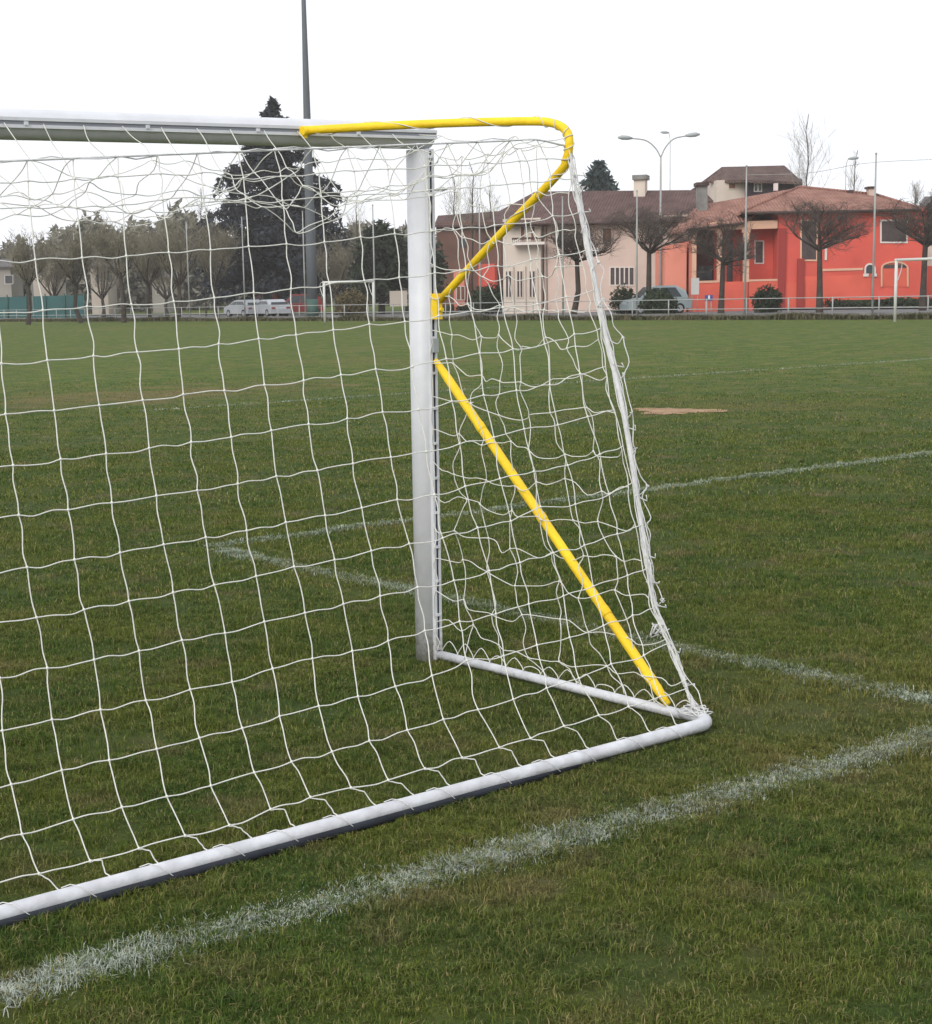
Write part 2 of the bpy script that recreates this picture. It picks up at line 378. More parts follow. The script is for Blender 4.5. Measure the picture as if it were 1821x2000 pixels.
for i in range(len(xs)-1):
    xa, xb = xs[i], xs[i+1]; za, zb = cbz(xa), cbz(xb)
    for s0, s1 in ((-.0205, -.0075), (.0075, .0205)):
        q = [(xa, -.055, za+s0), (xa, -.055, za+s1), (xa, -.076, za+s1), (xa, -.076, za+s0)]
        b.prism(q, (xb-xa, 0, zb-za))
    q = [(xa, -.055, za-.0073), (xa, -.055, za+.0073), (xa, -.071, za+.0073), (xa, -.071, za-.0073)]
    d.prism(q, (xb-xa, 0, zb-za))
cb = b.build('crossbar', M_WHITE, goal); d.build('net_channel', mat('grey_slot', (.24, .25, .28), .7), cb)
# net hooks in the channels
b = MB()
for k in range(13):
    x = -.42-k*.545
    b.box((x-.007, -.084, cbz(x)-.010), (x+.007, -.064, cbz(x)+.004))
for sx in (0, -GW):
    for k in range(15): b.box((sx-.014, -.086, .06+k*.167), (sx+.012, -.070, .072+k*.167))
b.build('net_hook', M_WHITE, goal)['kind'] = 'stuff'
# ground frame: side bars curving into the rear bar
DB = -1.80; ZR = .040; RB = .0265
def corner_path(mir=False):
    P = [(0, -.06, ZR), (0, -.9, ZR), (0, -1.62, ZR)]
    for k in range(9):
        a = k/8*math.pi/2; r = .10; P.append((-r+r*math.cos(a), DB+r-r*math.sin(a), ZR))
    P += [(-.5, DB, ZR)]
    return [(-GW-p[0], p[1], p[2]) for p in P] if mir else P
for mi in (False, True):
    b = MB(); b.tube([(p[0], p[1], .034) for p in corner_path(mi)[:3]], .021, 16); sb = b.build('side_ground_bar', M_WHITEBAR, goal)
b = MB(); pth = corner_path(False)[2:]+[(x, DB, ZR) for x in np.linspace(-.8, -GW+.8, 12)]+corner_path(True)[2:][::-1]
b.tube(pth, [.0225]+[RB]*(len(pth)-2)+[.0225], 20); rb = b.build('rear_ground_bar', M_WHITEBAR, goal)
b = MB(); b.tube([(x, DB-.011, .021) for x in np.linspace(-.5, -GW+.5, 10)], [.006]+[.0205]*8+[.006], 14); b.build('shadow_strip', mat('dark_shadow_strip', (.030, .034, .045), .8, .3, 12), rb)  # dark tube added to stand for the shadow beneath the rear bar
# yellow upper bracket
for mi in (False, True):
    P = [(-.72, -.078, 2.492)]
    P = [(-.72, -.078, 2.496), (-.40, -.44, 2.50), (-.10, -.79, 2.492), (-.02, -.90, 2.478), (.0, -.965, 2.44), (-.002, -.985, 2.385), (0, -.965, 2.325), (0, -.91, 2.262), (0, -.55, 2.03), (0, -.13, 1.745)]
    pts = catmull(P, 5)
    if mi: pts = mirror(pts)
    b = MB(); b.tube(pts, .0182, 14); br = b.build('upper_bracket', M_YEL, goal)
    sx = -GW if mi else 0; sg = -1 if mi else 1
    b = MB(); b.box((sx-.016, -.125, 1.655), (sx+.016, -.079, 1.775)); b.tube([(sx, -.125, 1.70), (sx, -.145, 1.70)], .010, 8); b.build('post_clamp', M_YEL, br)
    xa = -GW+.72 if mi else -.72
    b = MB(); b.tube([(xa-.022, -.088, 2.492), (xa+.022, -.084, 2.495)], .021, 12); b.box((xa-.014, -.092, 2.462), (xa+.004, -.080, 2.48)); b.build('crossbar_clamp', M_YEL, br)
    # lower diagonal brace
    A = np.array((sx, -.088, 1.462)); B = np.array((sx, -1.545, .062))
    b = MB(); b.tube([A+(B-A)*t for t in (0, .02, .06, .5, .96, 1)], [.012, .017, .021, .021, .021, .014], 14); lb = b.build('lower_brace', M_YEL, goal)
    for t in (.215, .49, .755, .93):
        b = MB(); c = A+(B-A)*t; dd = (B-A)/np.linalg.norm(B-A); b.tube([c-dd*.022, c-dd*.012, c+dd*.012, c+dd*.022], [.022, .0235, .0235, .022], 12); b.build('clip', M_YEL, lb)
    b = MB(); b.box((sx-.016, -.094, 1.50), (sx+.016, -.079, 1.565)); b.build('brace_bracket', M_GREY, goal)

# ------------------------------------------------------------------ net
# knots of the back panel, traced column by column (c) and row by row (r) and laid on the sloping rear surface
edge = [(.05, -1.79), (.52, -1.47), (.92, -1.375), (1.3, -1.285), (1.618, -1.185), (1.938, -1.095), (2.3, -1.0), (2.6, -.93)]
ez = np.array([e[0] for e in edge]); ey_ = np.array([e[1] for e in edge])
def back(px, py):
    r = ray(px, py); lo, hi = 3.0, 9.5
    for _ in range(50):
        t = (lo+hi)/2; P = C0+r*t
        if P[1] < np.interp(P[2], ez, ey_): lo = t
        else: hi = t
    P = C0+r*hi; P[2] = max(P[2], .012); return P
T = {}
def tl(off, r, c0, pts):
    for i, (a, b_) in enumerate(pts): T[(c0+i, r)] = (off[0]+a/4.047, off[1]+b_/4.047)
t1 = (0, 400); t2 = (0, 850); t3 = (0, 1300); t4 = (450, 400); t5 = (450, 850); t6 = (450, 1200)
tl(t1, 0, 1, [(280, 435), (650, 420), (1000, 405), (1335, 378), (1665, 358)])
tl(t1, 1, 1, [(340, 835), (690, 805), (1040, 790), (1375, 765), (1695, 735)])
tl(t1, 2, 0, [(12, 1255), (375, 1230), (740, 1195), (1085, 1165), (1415, 1140), (1730, 1100)])
tl(t1, 3, 0, [(45, 1655), (430, 1628), (785, 1585), (1130, 1545), (1450, 1500), (1775, 1470)])
tl(t2, 4, 0, [(105, 240), (480, 190), (840, 148), (1180, 103), (1512, 55)])
tl(t2, 5, 0, [(150, 632), (540, 590), (885, 535), (1238, 480), (1560, 437)])
tl(t2, 6, 0, [(215, 1045), (590, 985), (950, 930), (1295, 865), (1628, 808)])
tl(t2, 7, 0, [(290, 1442), (665, 1380), (1020, 1312), (1370, 1245), (1695, 1185)])
tl(t2, 8, 1, [(745, 1775), (1100, 1705), (1440, 1622), (1780, 1565)])
tl(t3, 8, -1, [(0, 100), (375, 20)])
tl(t3, 9, -1, [(20, 515), (412, 428), (795, 350), (1155, 275), (1505, 190)])
tl(t3, 10, -1, [(90, 940), (490, 828), (865, 748), (1240, 660), (1578, 573)])
tl(t3, 11, -1, [(175, 1333), (580, 1215), (965, 1120), (1320, 1035), (1668, 950)])
for c, v in {0: (310, 1645), 1: (715, 1545), 2: (1100, 1445), 3: (1465, 1345), 4: (1815, 1262)}.items():
    T[(c-1, 12)] = (v[0]/4.047, 1300+v[1]/4.047)
tl(t4, 0, 6, [(145, 330), (445, 310), (745, 295), (1030, 255), (1300, 230)])
tl(t4, 1, 6, [(185, 695), (480, 665), (785, 625), (1060, 600), (1335, 575)])
tl(t4, 2, 6, [(225, 1060), (520, 1030), (815, 990), (1100, 945), (1380, 925)])
tl(t4, 3, 6, [(270, 1425), (580, 1390), (875, 1345), (1150, 1300)])
tl(t4, 4, 6, [(325, 1785), (620, 1735), (925, 1690), (1205, 1640)])
T[(5, 4)] = (452, 854)
tl(t5, 5, 5, [(60, 385), (365, 325), (690, 280), (970, 225), (1270, 175)])
tl(t5, 6, 5, [(130, 755), (440, 690), (750, 635), (1040, 575), (1320, 510)])
tl(t5, 7, 5, [(205, 1115), (505, 1040), (825, 985), (1115, 915), (1415, 858)])
tl(t5, 8, 5, [(270, 1475), (590, 1405), (895, 1335), (1185, 1272)])
tl(t6, 9, 4, [(15, 535), (335, 430), (650, 350), (965, 290), (1248, 210)])
tl(t6, 10, 4, [(95, 900), (390, 805), (700, 725), (1010, 650), (1305, 570), (1595, 485)])
tl(t6, 11, 4, [(190, 1250), (485, 1165), (805, 1085), (1100, 1000), (1400, 915), (1685, 830)])
tl(t6, 12, 4, [(320, 1540), (635, 1445), (955, 1370), (1250, 1310), (1540, 1220), (1821, 1140)])
for c, L in {9: {8: (816, 1147), 9: (830, 1232), 12: (903, 1480)},
    10: {3: (806, 716), 4: (818, 800), 5: (833, 882), 6: (849, 966), 7: (865, 1051), 8: (887, 1134), 9: (898, 1214), 10: (912, 1290), 11: (934, 1386), 12: (976, 1460)},
    11: {-2: (830, 325), -1: (835, 372), 0: (842, 452), 1: (850, 533), 2: (857, 617), 3: (872, 701), 4: (883, 784), 5: (898, 867), 6: (909, 950), 7: (933, 1031), 8: (956, 1115), 9: (969, 1199), 10: (984, 1281), 11: (1003, 1366), 12: (1037, 1442)},
    12: {-2: (893, 322), -1: (898, 368), 0: (903, 446), 1: (910, 527), 2: (921, 608), 3: (937, 690), 4: (945, 772), 5: (965, 854), 6: (977, 935), 7: (998, 1018), 8: (1016, 1099), 9: (1033, 1180), 10: (1049, 1260), 11: (1068, 1344), 12: (1102, 1418)},
    13: {-2: (953, 318), -1: (957, 362), 0: (966, 440), 1: (973, 520), 2: (983, 601), 3: (1002, 682), 4: (1009, 763), 5: (1024, 838), 6: (1043, 921), 7: (1056, 990), 8: (1081, 1080), 9: (1101, 1164), 10: (1113, 1245), 11: (1131, 1325), 12: (1170, 1397)},
    14: {-2: (1015, 314), -1: (1022, 358), 0: (1027, 436), 1: (1037, 508), 2: (1050, 594), 3: (1064, 672), 4: (1074, 752), 5: (1090, 830), 6: (1109, 909), 7: (1124, 985), 8: (1142, 1065), 9: (1159, 1145), 10: (1179, 1222), 11: (1194, 1297), 12: (1228, 1380)},
    15: {-2: (1068, 310), -1: (1075, 352), 0: (1080, 422), 1: (1093, 498), 2: (1106, 580), 3: (1122, 653), 4: (1133, 731), 5: (1148, 814), 6: (1172, 887), 7: (1190, 966), 8: (1206, 1043), 9: (1226, 1124), 10: (1236, 1202), 11: (1258, 1280), 12: (1290, 1361)},
    16: {-2: (1122, 308), -1: (1128, 345), 0: (1135, 413), 1: (1145, 488), 2: (1160, 567), 3: (1174, 641), 4: (1183, 716), 5: (1199, 801), 6: (1217, 871), 7: (1235, 943), 8: (1257, 1025), 9: (1263, 1112), 10: (1277, 1188), 11: (1305, 1257), 12: (1343, 1345)}}.items():
    for r, p in L.items(): T[(c, r)] = p
for i, (a, b_) in enumerate([(59, 405), (150, 406), (239, 400), (318, 390), (398, 386), (480, 395), (552, 392), (628, 385), (697, 382), (762, 378)]): T[(1+i, -1)] = (a, b_)
for i, (a, b_) in enumerate([(55, 353), (146, 349), (230, 345), (314, 339), (394, 337), (476, 348), (549, 345), (624, 338), (692, 334), (758, 330)]): T[(1+i, -2)] = (a, b_)
barx = {-1: -2.936, 0: -2.762, 1: -2.590, 2: -2.414, 3: -2.242, 4: -2.071, 5: -1.896, 6: -1.732, 7: -1.563, 8: -1.397, 9: -1.231, 10: -1.05, 11: -.882, 12: -.701, 13: -.536, 14: -.357, 15: -.203}
K = {k: back(*p) for k, p in T.items()}
for c in range(1, 17):                      # the top row hangs on the rear rope
    u = {1: 54, 16: 1100}.get(c, 54+(1100-54)*((T[(c, -1)][0]-T[(1, -1)][0])/(T[(16, -1)][0]-T[(1, -1)][0])))
    K[(c, -3)] = back(u, 315-.0405*u)
for c, x in barx.items(): K[(c, 13)] = np.array((x, -1.79, .054))
K[(16, 13)] = np.array((-.03, -1.71, .05))
for c in range(0, -2, -1):
    for r in range(-3, 14):
        if (c, r) not in K: K[(c, r)] = 2*K[(c+1, r)]-K[(c+2, r)]+np.array([rnd.uniform(-.012, .012), 0, rnd.uniform(-.008, .008)])
rows = list(range(-3, 14))
# remaining bays out to the other post: straight bays, then the mirror of this half
cols = [[K[(c, r)] for r in rows] for c in range(16, -2, -1)]
left = [[np.array((-GW-p[0], p[1], p[2])) for p in col] for col in cols][::-1]
last, first = cols[-1], left[0]; NM = 8
mid = [[last[i]+(first[i]-last[i])*k/NM+np.array([rnd.uniform(-.012, .012), 0, rnd.uniform(-.01, .01)]) for i in range(len(rows))] for k in range(1, NM)]
allc = cols+mid+left
RN = .0022
def jig(a): return np.array([rnd.uniform(-a, a), rnd.uniform(-a, a), rnd.uniform(-a, a)])
def cord(b, P, amp, sag=0.0, r=RN, k=3, n=5):
    Q = []
    for i in range(len(P)-1):
        Q.append(P[i]); L = np.linalg.norm(P[i+1]-P[i])
        Q.append((P[i]*.7+P[i+1]*.3)+jig(amp*L)+np.array([0, 0, -sag*L])); Q.append((P[i]*.3+P[i+1]*.7)+jig(amp*L)+np.array([0, 0, -sag*L]))
    Q.append(P[-1]); b.tube(catmull(Q, k), r, n)
net_b = MB()
for ci, col in enumerate(allc):
    P = list(col)
    if 0 < ci < len(allc)-1:
        e = P[-1]; q = P[-2]; d = e-q
        fl = rnd.random(); P[-1:] = [q+d*.5+np.array([.012*fl, .01, .004+.03*fl]), e+np.array([-.018*fl, .022, .004+.014*fl]), e+np.array([0, -.008, -.002])]
    cord(net_b, P, .035)
for ri in range(1, len(rows)-1):
    cord(net_b, [c[ri] for c in allc], .035, .012)
for col in allc[1:-1]:
    for p in col[1:-1]: net_b.ball(p, .0058)
net = net_b.build('net', M_NET, goal)
# rear top rope and lashing rope along the rear bar
b = MB(); Pr = [c[0] for c in allc]; b.tube(catmull([np.array((0, -.975, 2.375))]+Pr[1:-1]+[np.array((-GW, -.975, 2.375))], 3), .0042, 6)
for j in range(0, len(Pr)-1):
    a, c = Pr[j], Pr[j+1]
    if 0 < j < len(Pr)-2: b.tube([a+jig(.006), (a+c)/2+jig(.012), c+jig(.006)], .0024, 5)
b.build('rear_rope', M_ROPE, net)
b = MB(); P = []
for k in range(140):
    x = -.18-k*(GW-.36)/139; P.append((x, -1.787+rnd.uniform(-.003, .003), .057+rnd.uniform(-.002, .003)))
b.tube(P, .0036, 5)
for k in range(30):
    x = -.3-k*.236+rnd.uniform(-.04, .04); t = [(x+.02*j, DB+.0325*math.cos(a), ZR+.0325*math.sin(a)) for j, a in enumerate([.7, 1.4, 2.1, 2.8, 3.4, 3.9])]
    b.tube(t, .0016, 4)
b.build('lashing_rope', M_ROPE, net)
# roof panel: slack between crossbar hooks and rear rope
b = MB(); NR = 6; sheet_ = []
top = [c[0] for c in allc]
for i, e in enumerate(top):
    a = np.array((-.06-(GW-.12)*i/(len(top)-1), -.078, 0)); a[2] = cbz(a[0])-.004; col = []
    a[0] += rnd.uniform(-.01, .01)
    sagc = .24+.05*math.sin(i*1.3)+rnd.uniform(-.03, .03); edgef = min(1, min(i, len(top)-1-i)/3.0)
    for k in range(NR+1):
        t = k/NR; p = a+(e-a)*t; s = 4*t*(1-t)
        p = p+np.array([rnd.uniform(-.04, .04)*s, rnd.uniform(-.03, .03)*s, -(.03+sagc*edgef)*s+rnd.uniform(-.05, .05)*s]); col.append(p)
    sheet_.append(col); cord(b, col, .06, r=.0021)
for k in range(1, NR): cord(b, [c[k] for c in sheet_], .06, .03, r=.0021)
b.build('roof_panel', M_NET, net)
# net cords wound round the yellow brackets
for mi in (False, True):
    P = catmull([(-.70, -.085, 2.494), (-.40, -.44, 2.50), (-.10, -.79, 2.492), (-.02, -.90, 2.478), (.0, -.965, 2.44), (-.002, -.985, 2.385), (0, -.965, 2.325), (0, -.91, 2.262), (0, -.55, 2.03), (0, -.16, 1.765)], 14)
    b = MB(); Q = []; n_ = len(P)
    for i, p in enumerate(P):
        t_ = P[min(i+1, n_-1)]-P[max(i-1, 0)]; t_ /= np.linalg.norm(t_); u_ = np.cross(t_, [0.0, .3, 1]); u_ /= np.linalg.norm(u_); v_ = np.cross(t_, u_)
        a_ = i*.55+.6*math.sin(i*.31); rr_ = .0208+.002*math.sin(i); Q.append(p+rr_*(math.cos(a_)*u_+math.sin(a_)*v_))
    if mi: Q = [np.array((-GW-q[0], q[1], q[2])) for q in Q]
    b.tube(catmull(Q, 2), .0021, 5); b.build('lacing', M_NET, net)
# side panels
for mi in (False, True):
    b = MB(); NC = 7; zs = [.045]+[.045+.156*k for k in range(1, 16)]; gr = []
    for k, z in enumerate(zs):
        row = []
        zb = z
        ye = float(np.interp(min(z, 2.36), ez, ey_))+.02
        for j in range(NC+1):
            t = j/NC; y = -.082+(ye+.082)*t; zz = z-.05*t*(z/2.3)-.035*math.sin(math.pi*t)*(0 if k == 0 else 1)
            wob = 0 if j in (0, NC) else 1
            if k == 0: zz = .055; 
            p = np.array([rnd.uniform(-.05, .05)*wob*.8-.02, y+rnd.uniform(-.032, .032)*wob, zz+rnd.uniform(-.03, .03)*wob*(k > 0)])
            if k == len(zs)-1: p[2] = 2.385-.0*t
            row.append(p)
        gr.append(row)
    if mi: gr = [[np.array((-GW-p[0], p[1], p[2])) for p in r] for r in gr]
    for k in range(1, len(gr)): cord(b, gr[k], .10, .06)
    for j in range(0, NC+1): cord(b, [r[j] for r in gr], .09)
    for r in gr[1:-1]:
        for p in r[1:-1]: b.ball(p, .0056)
    # scallops lashed to the side bar
    for j in range(NC):
        for h in (0, 1):
            y0 = -.1-(1.6/NC)*(j+h*.5); y1 = y0-.8/NC; x = 0 if not mi else -GW
            b.tube(catmull([(x, y0, .05), (x-.01, y0-.02, .045+.03), (x, (y0+y1)/2, .10+rnd.uniform(-.02, .02)), (x+.01, y1+.02, .07), (x, y1, .05)], 3), RN, 5)
    b.build('side_panel', M_NET, net)
    # thick rear edge rope with the gathered net twisted round it
    b = MB(); yz = [(2.36, -.985), (2.15, -1.035), (1.938, -1.094), (1.618, -1.182), (1.3, -1.284), (.92, -1.371), (.62, -1.435), (.52, -1.458), (.30, -1.56), (.12, -1.66), (.055, -1.73)]
    P = [np.array((0, y, z)) for z, y in yz]; P = catmull(P, 8)
    fx = (lambda p: np.array((-GW-p[0], p[1], p[2]))) if mi else (lambda p: p)
    rad = [(.0065 if i < 8 else (.0105 if i < 56 else .0055)) for i in range(len(P))]
    b.tube([fx(p) for p in P], rad, 10)
    for s in range(5):
        off = rnd.uniform(0, 6.28); tw = rnd.uniform(.25, .5); amp = rnd.uniform(.010, .017)
        b.tube([fx(p+np.array([amp*math.cos(off+i*tw), amp*.8*math.sin(off+i*tw)-(.0 if s < 3 else .008), 0])+jig(.003)) for i, p in enumerate(P)], RN*1.1, 5)
    for i in range(4, len(P)-4, 6):
        c = P[i]
        for q in range(4): b.tube([fx(c+jig(.013)) for _ in range(4)], RN*1.3, 5)
        b.tube([fx(c), fx(c+np.array([.01, -.035-rnd.random()*.02, rnd.uniform(-.02, .02)])), fx(c+np.array([.0, -.05, .01]))], RN*1.2, 5)
    # loose loops of spare net hanging outside the rope
    lo = []
    for z in np.arange(2.2, .45, -.155):
        y = float(np.interp(z, ez, ey_)); lo.append(np.array((rnd.uniform(-.02, .05), y-.01-.05*max(0, math.sin((2.3-z)*2.1))*rnd.uniform(.6, 1.1), z)))
    cord(b, [fx(p) for p in lo], .12)
    for p in lo:
        b.tube([fx(q) for q in catmull([p, p+np.array([0, .03, -.03]), np.array((0, float(np.interp(p[2]-.02, ez, ey_)), p[2]-.02+rnd.uniform(-.03, .03)))], 3)], RN, 5)
        for q in range(2): b.tube([fx(p+jig(.009)) for _ in range(4)], RN, 5)
    # bundle tied at the bottom corner
    for q in range(9):
        c = np.array((0, -1.68, .07)); b.tube([fx(t) for t in catmull([c+jig(.05)*np.array([1, 1.5, .4]), c+jig(.04)*np.array([1, 1.5, .3]), c+jig(.05)*np.array([1, 1.5, .4]), c+np.array([-.03, -.06, -.02])], 3)], RN*1.2, 5)
    c = np.array((-.01, -1.50, .37))
    for q in range(8): b.tube([fx(t) for t in catmull([c+jig(.035) for _ in range(4)], 3)], RN, 5)
    b.build('edge_rope', M_ROPE, net)

# ================================================================== BEYOND THE PITCH
M_ASPH = mat('asphalt', (.16, .16, .165), .9, .12, .3)
M_CONC = mat('concrete', (.20, .195, .185), .9, .25, 1.5)
M_GRAVEL = mat('verge', (.075, .08, .045), .95, .3, .8)
sheet('verge', [(56.4, -120), (64, -120), (64, 335), (56.4, 335)], .004, M_GRAVEL)
sheet('road', [(64, -160), (76, -160), (76, 335), (64, 335)], .008, M_ASPH)
sheet('pavement', [(76, -160), (79, -160), (79, 335), (76, 335)], .10, M_CONC)

# railing round the pitch
fence = thing('pitch_railing', 'grey two-rail pitch railing with short posts along the far side of the field', 'railing', (57, 20, 0))
def loc(b_, name, m, parent):
    o = b_.build(name, m); o.parent = parent; o.matrix_parent_inverse = Matrix.Translation(-Vector(parent.location)); return o
for z in (.50, .97):
    b = MB(); b.tube([(57, y, z) for y in range(20, 150, 10)], .024, 6); loc(b, 'rail', M_GALV, fence)
for k in range(53):
    b = MB(); y = 20.2+k*2.42; b.tube([(57, y, 0), (57, y, 1.0)], .034, 6); loc(b, 'post', M_GALV, fence)
b = MB(); b.box((57.5, 18, 0), (57.75, 160, .28)); wl = b.build('low_wall', M_CONC); tag(wl, 'low concrete kerb wall running behind the pitch railing', 'wall')
# ball-stop poles
for i, (px, top) in enumerate([(66, 430), (152, 440), (240, 432), (371, 425), (479, 400), (597, 390), (733, 380), (939, 365), (1100, 370), (1244, 368), (1455, 318), (1704, 295)]):
    g0 = hit(px, 612, (57.2, 0, 0), np.array([1., 0, 0])); tp = hit(px, top, (57.2, 0, 0), np.array([1., 0, 0]))
    h = 7.1 if px > 1300 else (6.4 if px > 900 else 6.9)
    t = thing('netting_pole', ['thin pale pole far left beside the first bare tree', 'second thin pale pole from the left, in front of bare trees', 'thin pole in front of the left street trees, third from the left', 'pale pole left of the big dark conifer', 'thin pole in front of the dark conifer', 'thin pole right beside the tall floodlight mast', 'thin pole in front of the round evergreen tree', 'thin pole in front of the reddish bare trees, right of the goalpost', 'thin pole in front of the cream house facade', 'thin pole in front of the pinkish house, under its chimney', 'pole standing before the porch of the red house', 'tallest thin pole in front of the red house wall, by the chimney'][i], 'pole', (57.2, g0[1], 0), group='thin poles along the far railing')
    b = MB(); b.tube([(0, 0, 0), (0, 0, h*.6), (0, 0, h)], [.05, .045, .032], 8); b.build('shaft', M_GALV, t)
    b = MB(); b.ball((0, 0, h+.01), .055); b.build('cap', M_GALV, t)
wa = hit(1821, 322, (57.2, 0, 0), np.array([1., 0, 0])); 
b = MB(); ys = [27.0, 30.5, 34.0, 37.6]; P = [(57.2, 20, 6.6), (57.2, 27, 6.7), (57.2, 31, 6.5), (57.2, 37.6, 6.75), (57.2, 41, 6.55), (57.2, 44.6, 6.7)]
b.tube(catmull(P, 6), .010, 4); tag(b.build('netting_cable', M_GALV), 'thin sagging cable strung between the two tallest poles before the red house', 'cable')

# weeds at the railing foot
rs = np.random.RandomState(8)
def weeds(r):
    n = 42000; y = r.uniform(20, 150, n); x = 57.0+r.normal(0, .35, n); k = vnoise(y, y*0, .45)
    return x, y, np.full(n, .05), .20+.32*k*k
M_WEED = mat('weeds', (.055, .062, .022), .9, col2=(.13, .11, .06), scale=.9)
o = blades('weeds', None, M_WEED, 12, weeds, clump=False); tag(o, 'dry weeds and long grass along the foot of the railing', 'weeds', kind='stuff')

# ---------------- distant goals
M_GW = mat('far_white_paint', (.60, .60, .58), .5, .05, 5)
def far_goal(A, B, H, depth, label, r=.055):
    A = np.array(A, float); B = np.array(B, float); u = (B-A)/np.linalg.norm(B-A); nn = np.array([u[1], -u[0], 0])
    if np.dot(nn, A-C0) < 0: nn = -nn
    L = np.linalg.norm(B-A); t = thing('distant_goal', label, 'goal', A)
    for x in (0, L): b = MB(); b.tube([u*x, u*x+np.array((0, 0, H))], r, 10); b.build('goalpost', M_GW, t)
    b = MB(); b.tube([-u*r+np.array((0, 0, H)), u*(L+r)+np.array((0, 0, H))], r, 10); b.build('crossbar', M_GW, t)
    for x in (0, L):
        b = MB(); b.tube(catmull([u*x+np.array((0, 0, H-.02)), u*x+nn*depth*.5+np.array((0, 0, H)), u*x+nn*depth*.75+np.array((0, 0, H-.25)), u*x+nn*depth*.3+np.array((0, 0, H-.75)), u*x+np.array((0, 0, H-.9))], 4), .02, 6); b.build('net_support', M_GW, t)
    return t
A = hit(635, 631, (0, 0, 0), np.array([0, 0, 1.])); B = hit(731, 628, (0, 0, 0), np.array([0, 0, 1.]))
far_goal(A, B, 2.35, 1.2, 'small white goal far away across the pitch, left of the near goalpost', .075)
A = hit(1748, 629, (0, 0, 0), np.array([0, 0, 1.])); far_goal(A, A+np.array((.5, -5.0, 0)), 2.48, .6, 'white goal far away in front of the red house at the right edge', .06)

# ---------------- trees
M_BARK = mat('bark', (.055, .043, .036), .95, .3, 4)
M_TWIG = mat('twigs', (.085, .066, .056), .95, .3, 1)
M_TWIG2 = mat('budding_twigs', (.185, .165, .12), .95, .25, .6)
M_TWIG3 = mat('grey_twigs', (.26, .24, .22), .95, .15, .6)
def nrm(v): return v/(np.linalg.norm(v)+1e-9)
def bare_tree(name, label, px, d, base_h, crown_h, rad, seed, style='umbrella', m=M_TWIG, group=None, dens=1.0, tw=.012, buds=0, pos=None):
    p = gnd(px, d) if pos is None else pos; rr = random.Random(seed); t = thing(name, label, 'tree', p, group=group)
    tb = MB(); cb_ = MB(); top = base_h+crown_h; tips = []
    def J(a): return np.array([rr.uniform(-a, a), rr.uniform(-a, a), rr.uniform(-a, a)])
    up = {'umbrella': .05, 'round': .14, 'tall': .16}[style]
    def branch(p0, dr, L, r, lev, b):
        pts = [p0]; dcur = nrm(dr); n = 5 if lev < 3 else 3
        for i in range(n):
            dcur = nrm(dcur+J(.20 if lev < 2 else .28)+np.array([0, 0, up if lev > 0 else .0]))
            if style == 'umbrella' and pts[-1][2] > top-.35+.5*rr.random(): dcur[2] -= .35; dcur = nrm(dcur)
            pts.append(pts[-1]+dcur*L/n)
        (tb if lev <= 1 else cb_).tube(pts, [max(tw*.4, r*(1-.55*i/n)) for i in range(n+1)], 5 if lev <= 1 else 3, caps=False)
        if lev >= 4: return
        k = {0: 5, 1: 6, 2: 6, 3: 5}[lev]; k = max(2, int(k*dens+rr.random()*.9))
        for j in range(k):
            i = rr.randint(1, n); q = pts[i]; az = rr.uniform(0, 2*math.pi)
            sd_ = np.array([math.cos(az), math.sin(az), rr.uniform(-.45, .7)])
            dd = nrm(dcur*(.8 if lev else .5)+sd_*(.75 if style != 'tall' else .5))
            branch(q, dd, L*rr.uniform(.45, .66), max(r*.42, tw*.55), lev+1, b)
        if buds and lev >= 2: tips.extend(pts[1:])
    r0 = {'umbrella': .07+.014*top, 'round': .07+.012*top, 'tall': .025+.004*top}[style]
    tb.tube([np.array([rr.uniform(-.22, .22), rr.uniform(-.2, .2), 0.]), np.array([rr.uniform(-.12, .12), rr.uniform(-.1, .1), base_h*.45]), np.array([0, 0, base_h])], [r0*1.35, r0, r0*.85], 10, caps=False)
    if style == 'umbrella':
        for j in range(7):
            az = j*.9+rr.uniform(-.3, .3); branch(np.array([0, 0, base_h*rr.uniform(.88, 1.0)]), np.array([math.cos(az), math.sin(az), rr.uniform(.15, .70)]), rad*1.0, r0*.50, 1, tb)
        for j in range(2): branch(np.array([0, 0, base_h]), np.array([rr.uniform(-.5, .5), rr.uniform(-.5, .5), 1]), crown_h*.75, r0*.5, 1, tb)
    elif style == 'tall':
        P = [np.array([rr.uniform(-.03, .03)*k, rr.uniform(-.03, .03)*k, base_h+crown_h*k/6]) for k in range(7)]; tb.tube(P, [r0*.8*(1-k/7.2)+.01 for k in range(7)], 6, caps=False)
        for j in range(int(44*dens)):
            tt = rr.uniform(0, .92); q = P[int(tt*6)]*(1-(tt*6 % 1))+P[int(tt*6)+1]*(tt*6 % 1); az = rr.uniform(0, 6.28)
            branch(q, np.array([math.cos(az), math.sin(az), 1.3]), rad*(1.7-1.2*tt)*rr.uniform(.6, 1.1), r0*.20*(1-tt*.7)+.004, 3 if tt > .6 else 2, tb)
    else:
        for j in range(6):
            az = j*1.05+rr.uniform(-.4, .4); branch(np.array([0, 0, base_h]), np.array([math.cos(az)*.8, math.sin(az)*.8, 1]), crown_h*.62, r0*.6, 1, tb)
    tb.build('trunk', M_BARK, t)
    if buds:
        for q in tips:
            for _ in range(buds):
                c = q+J(.4); a = J(.11); e = J(.11); cb_.add([c, c+a, c+e], [(0, 1, 2)])
    cb_.build('crown', m, t); return t

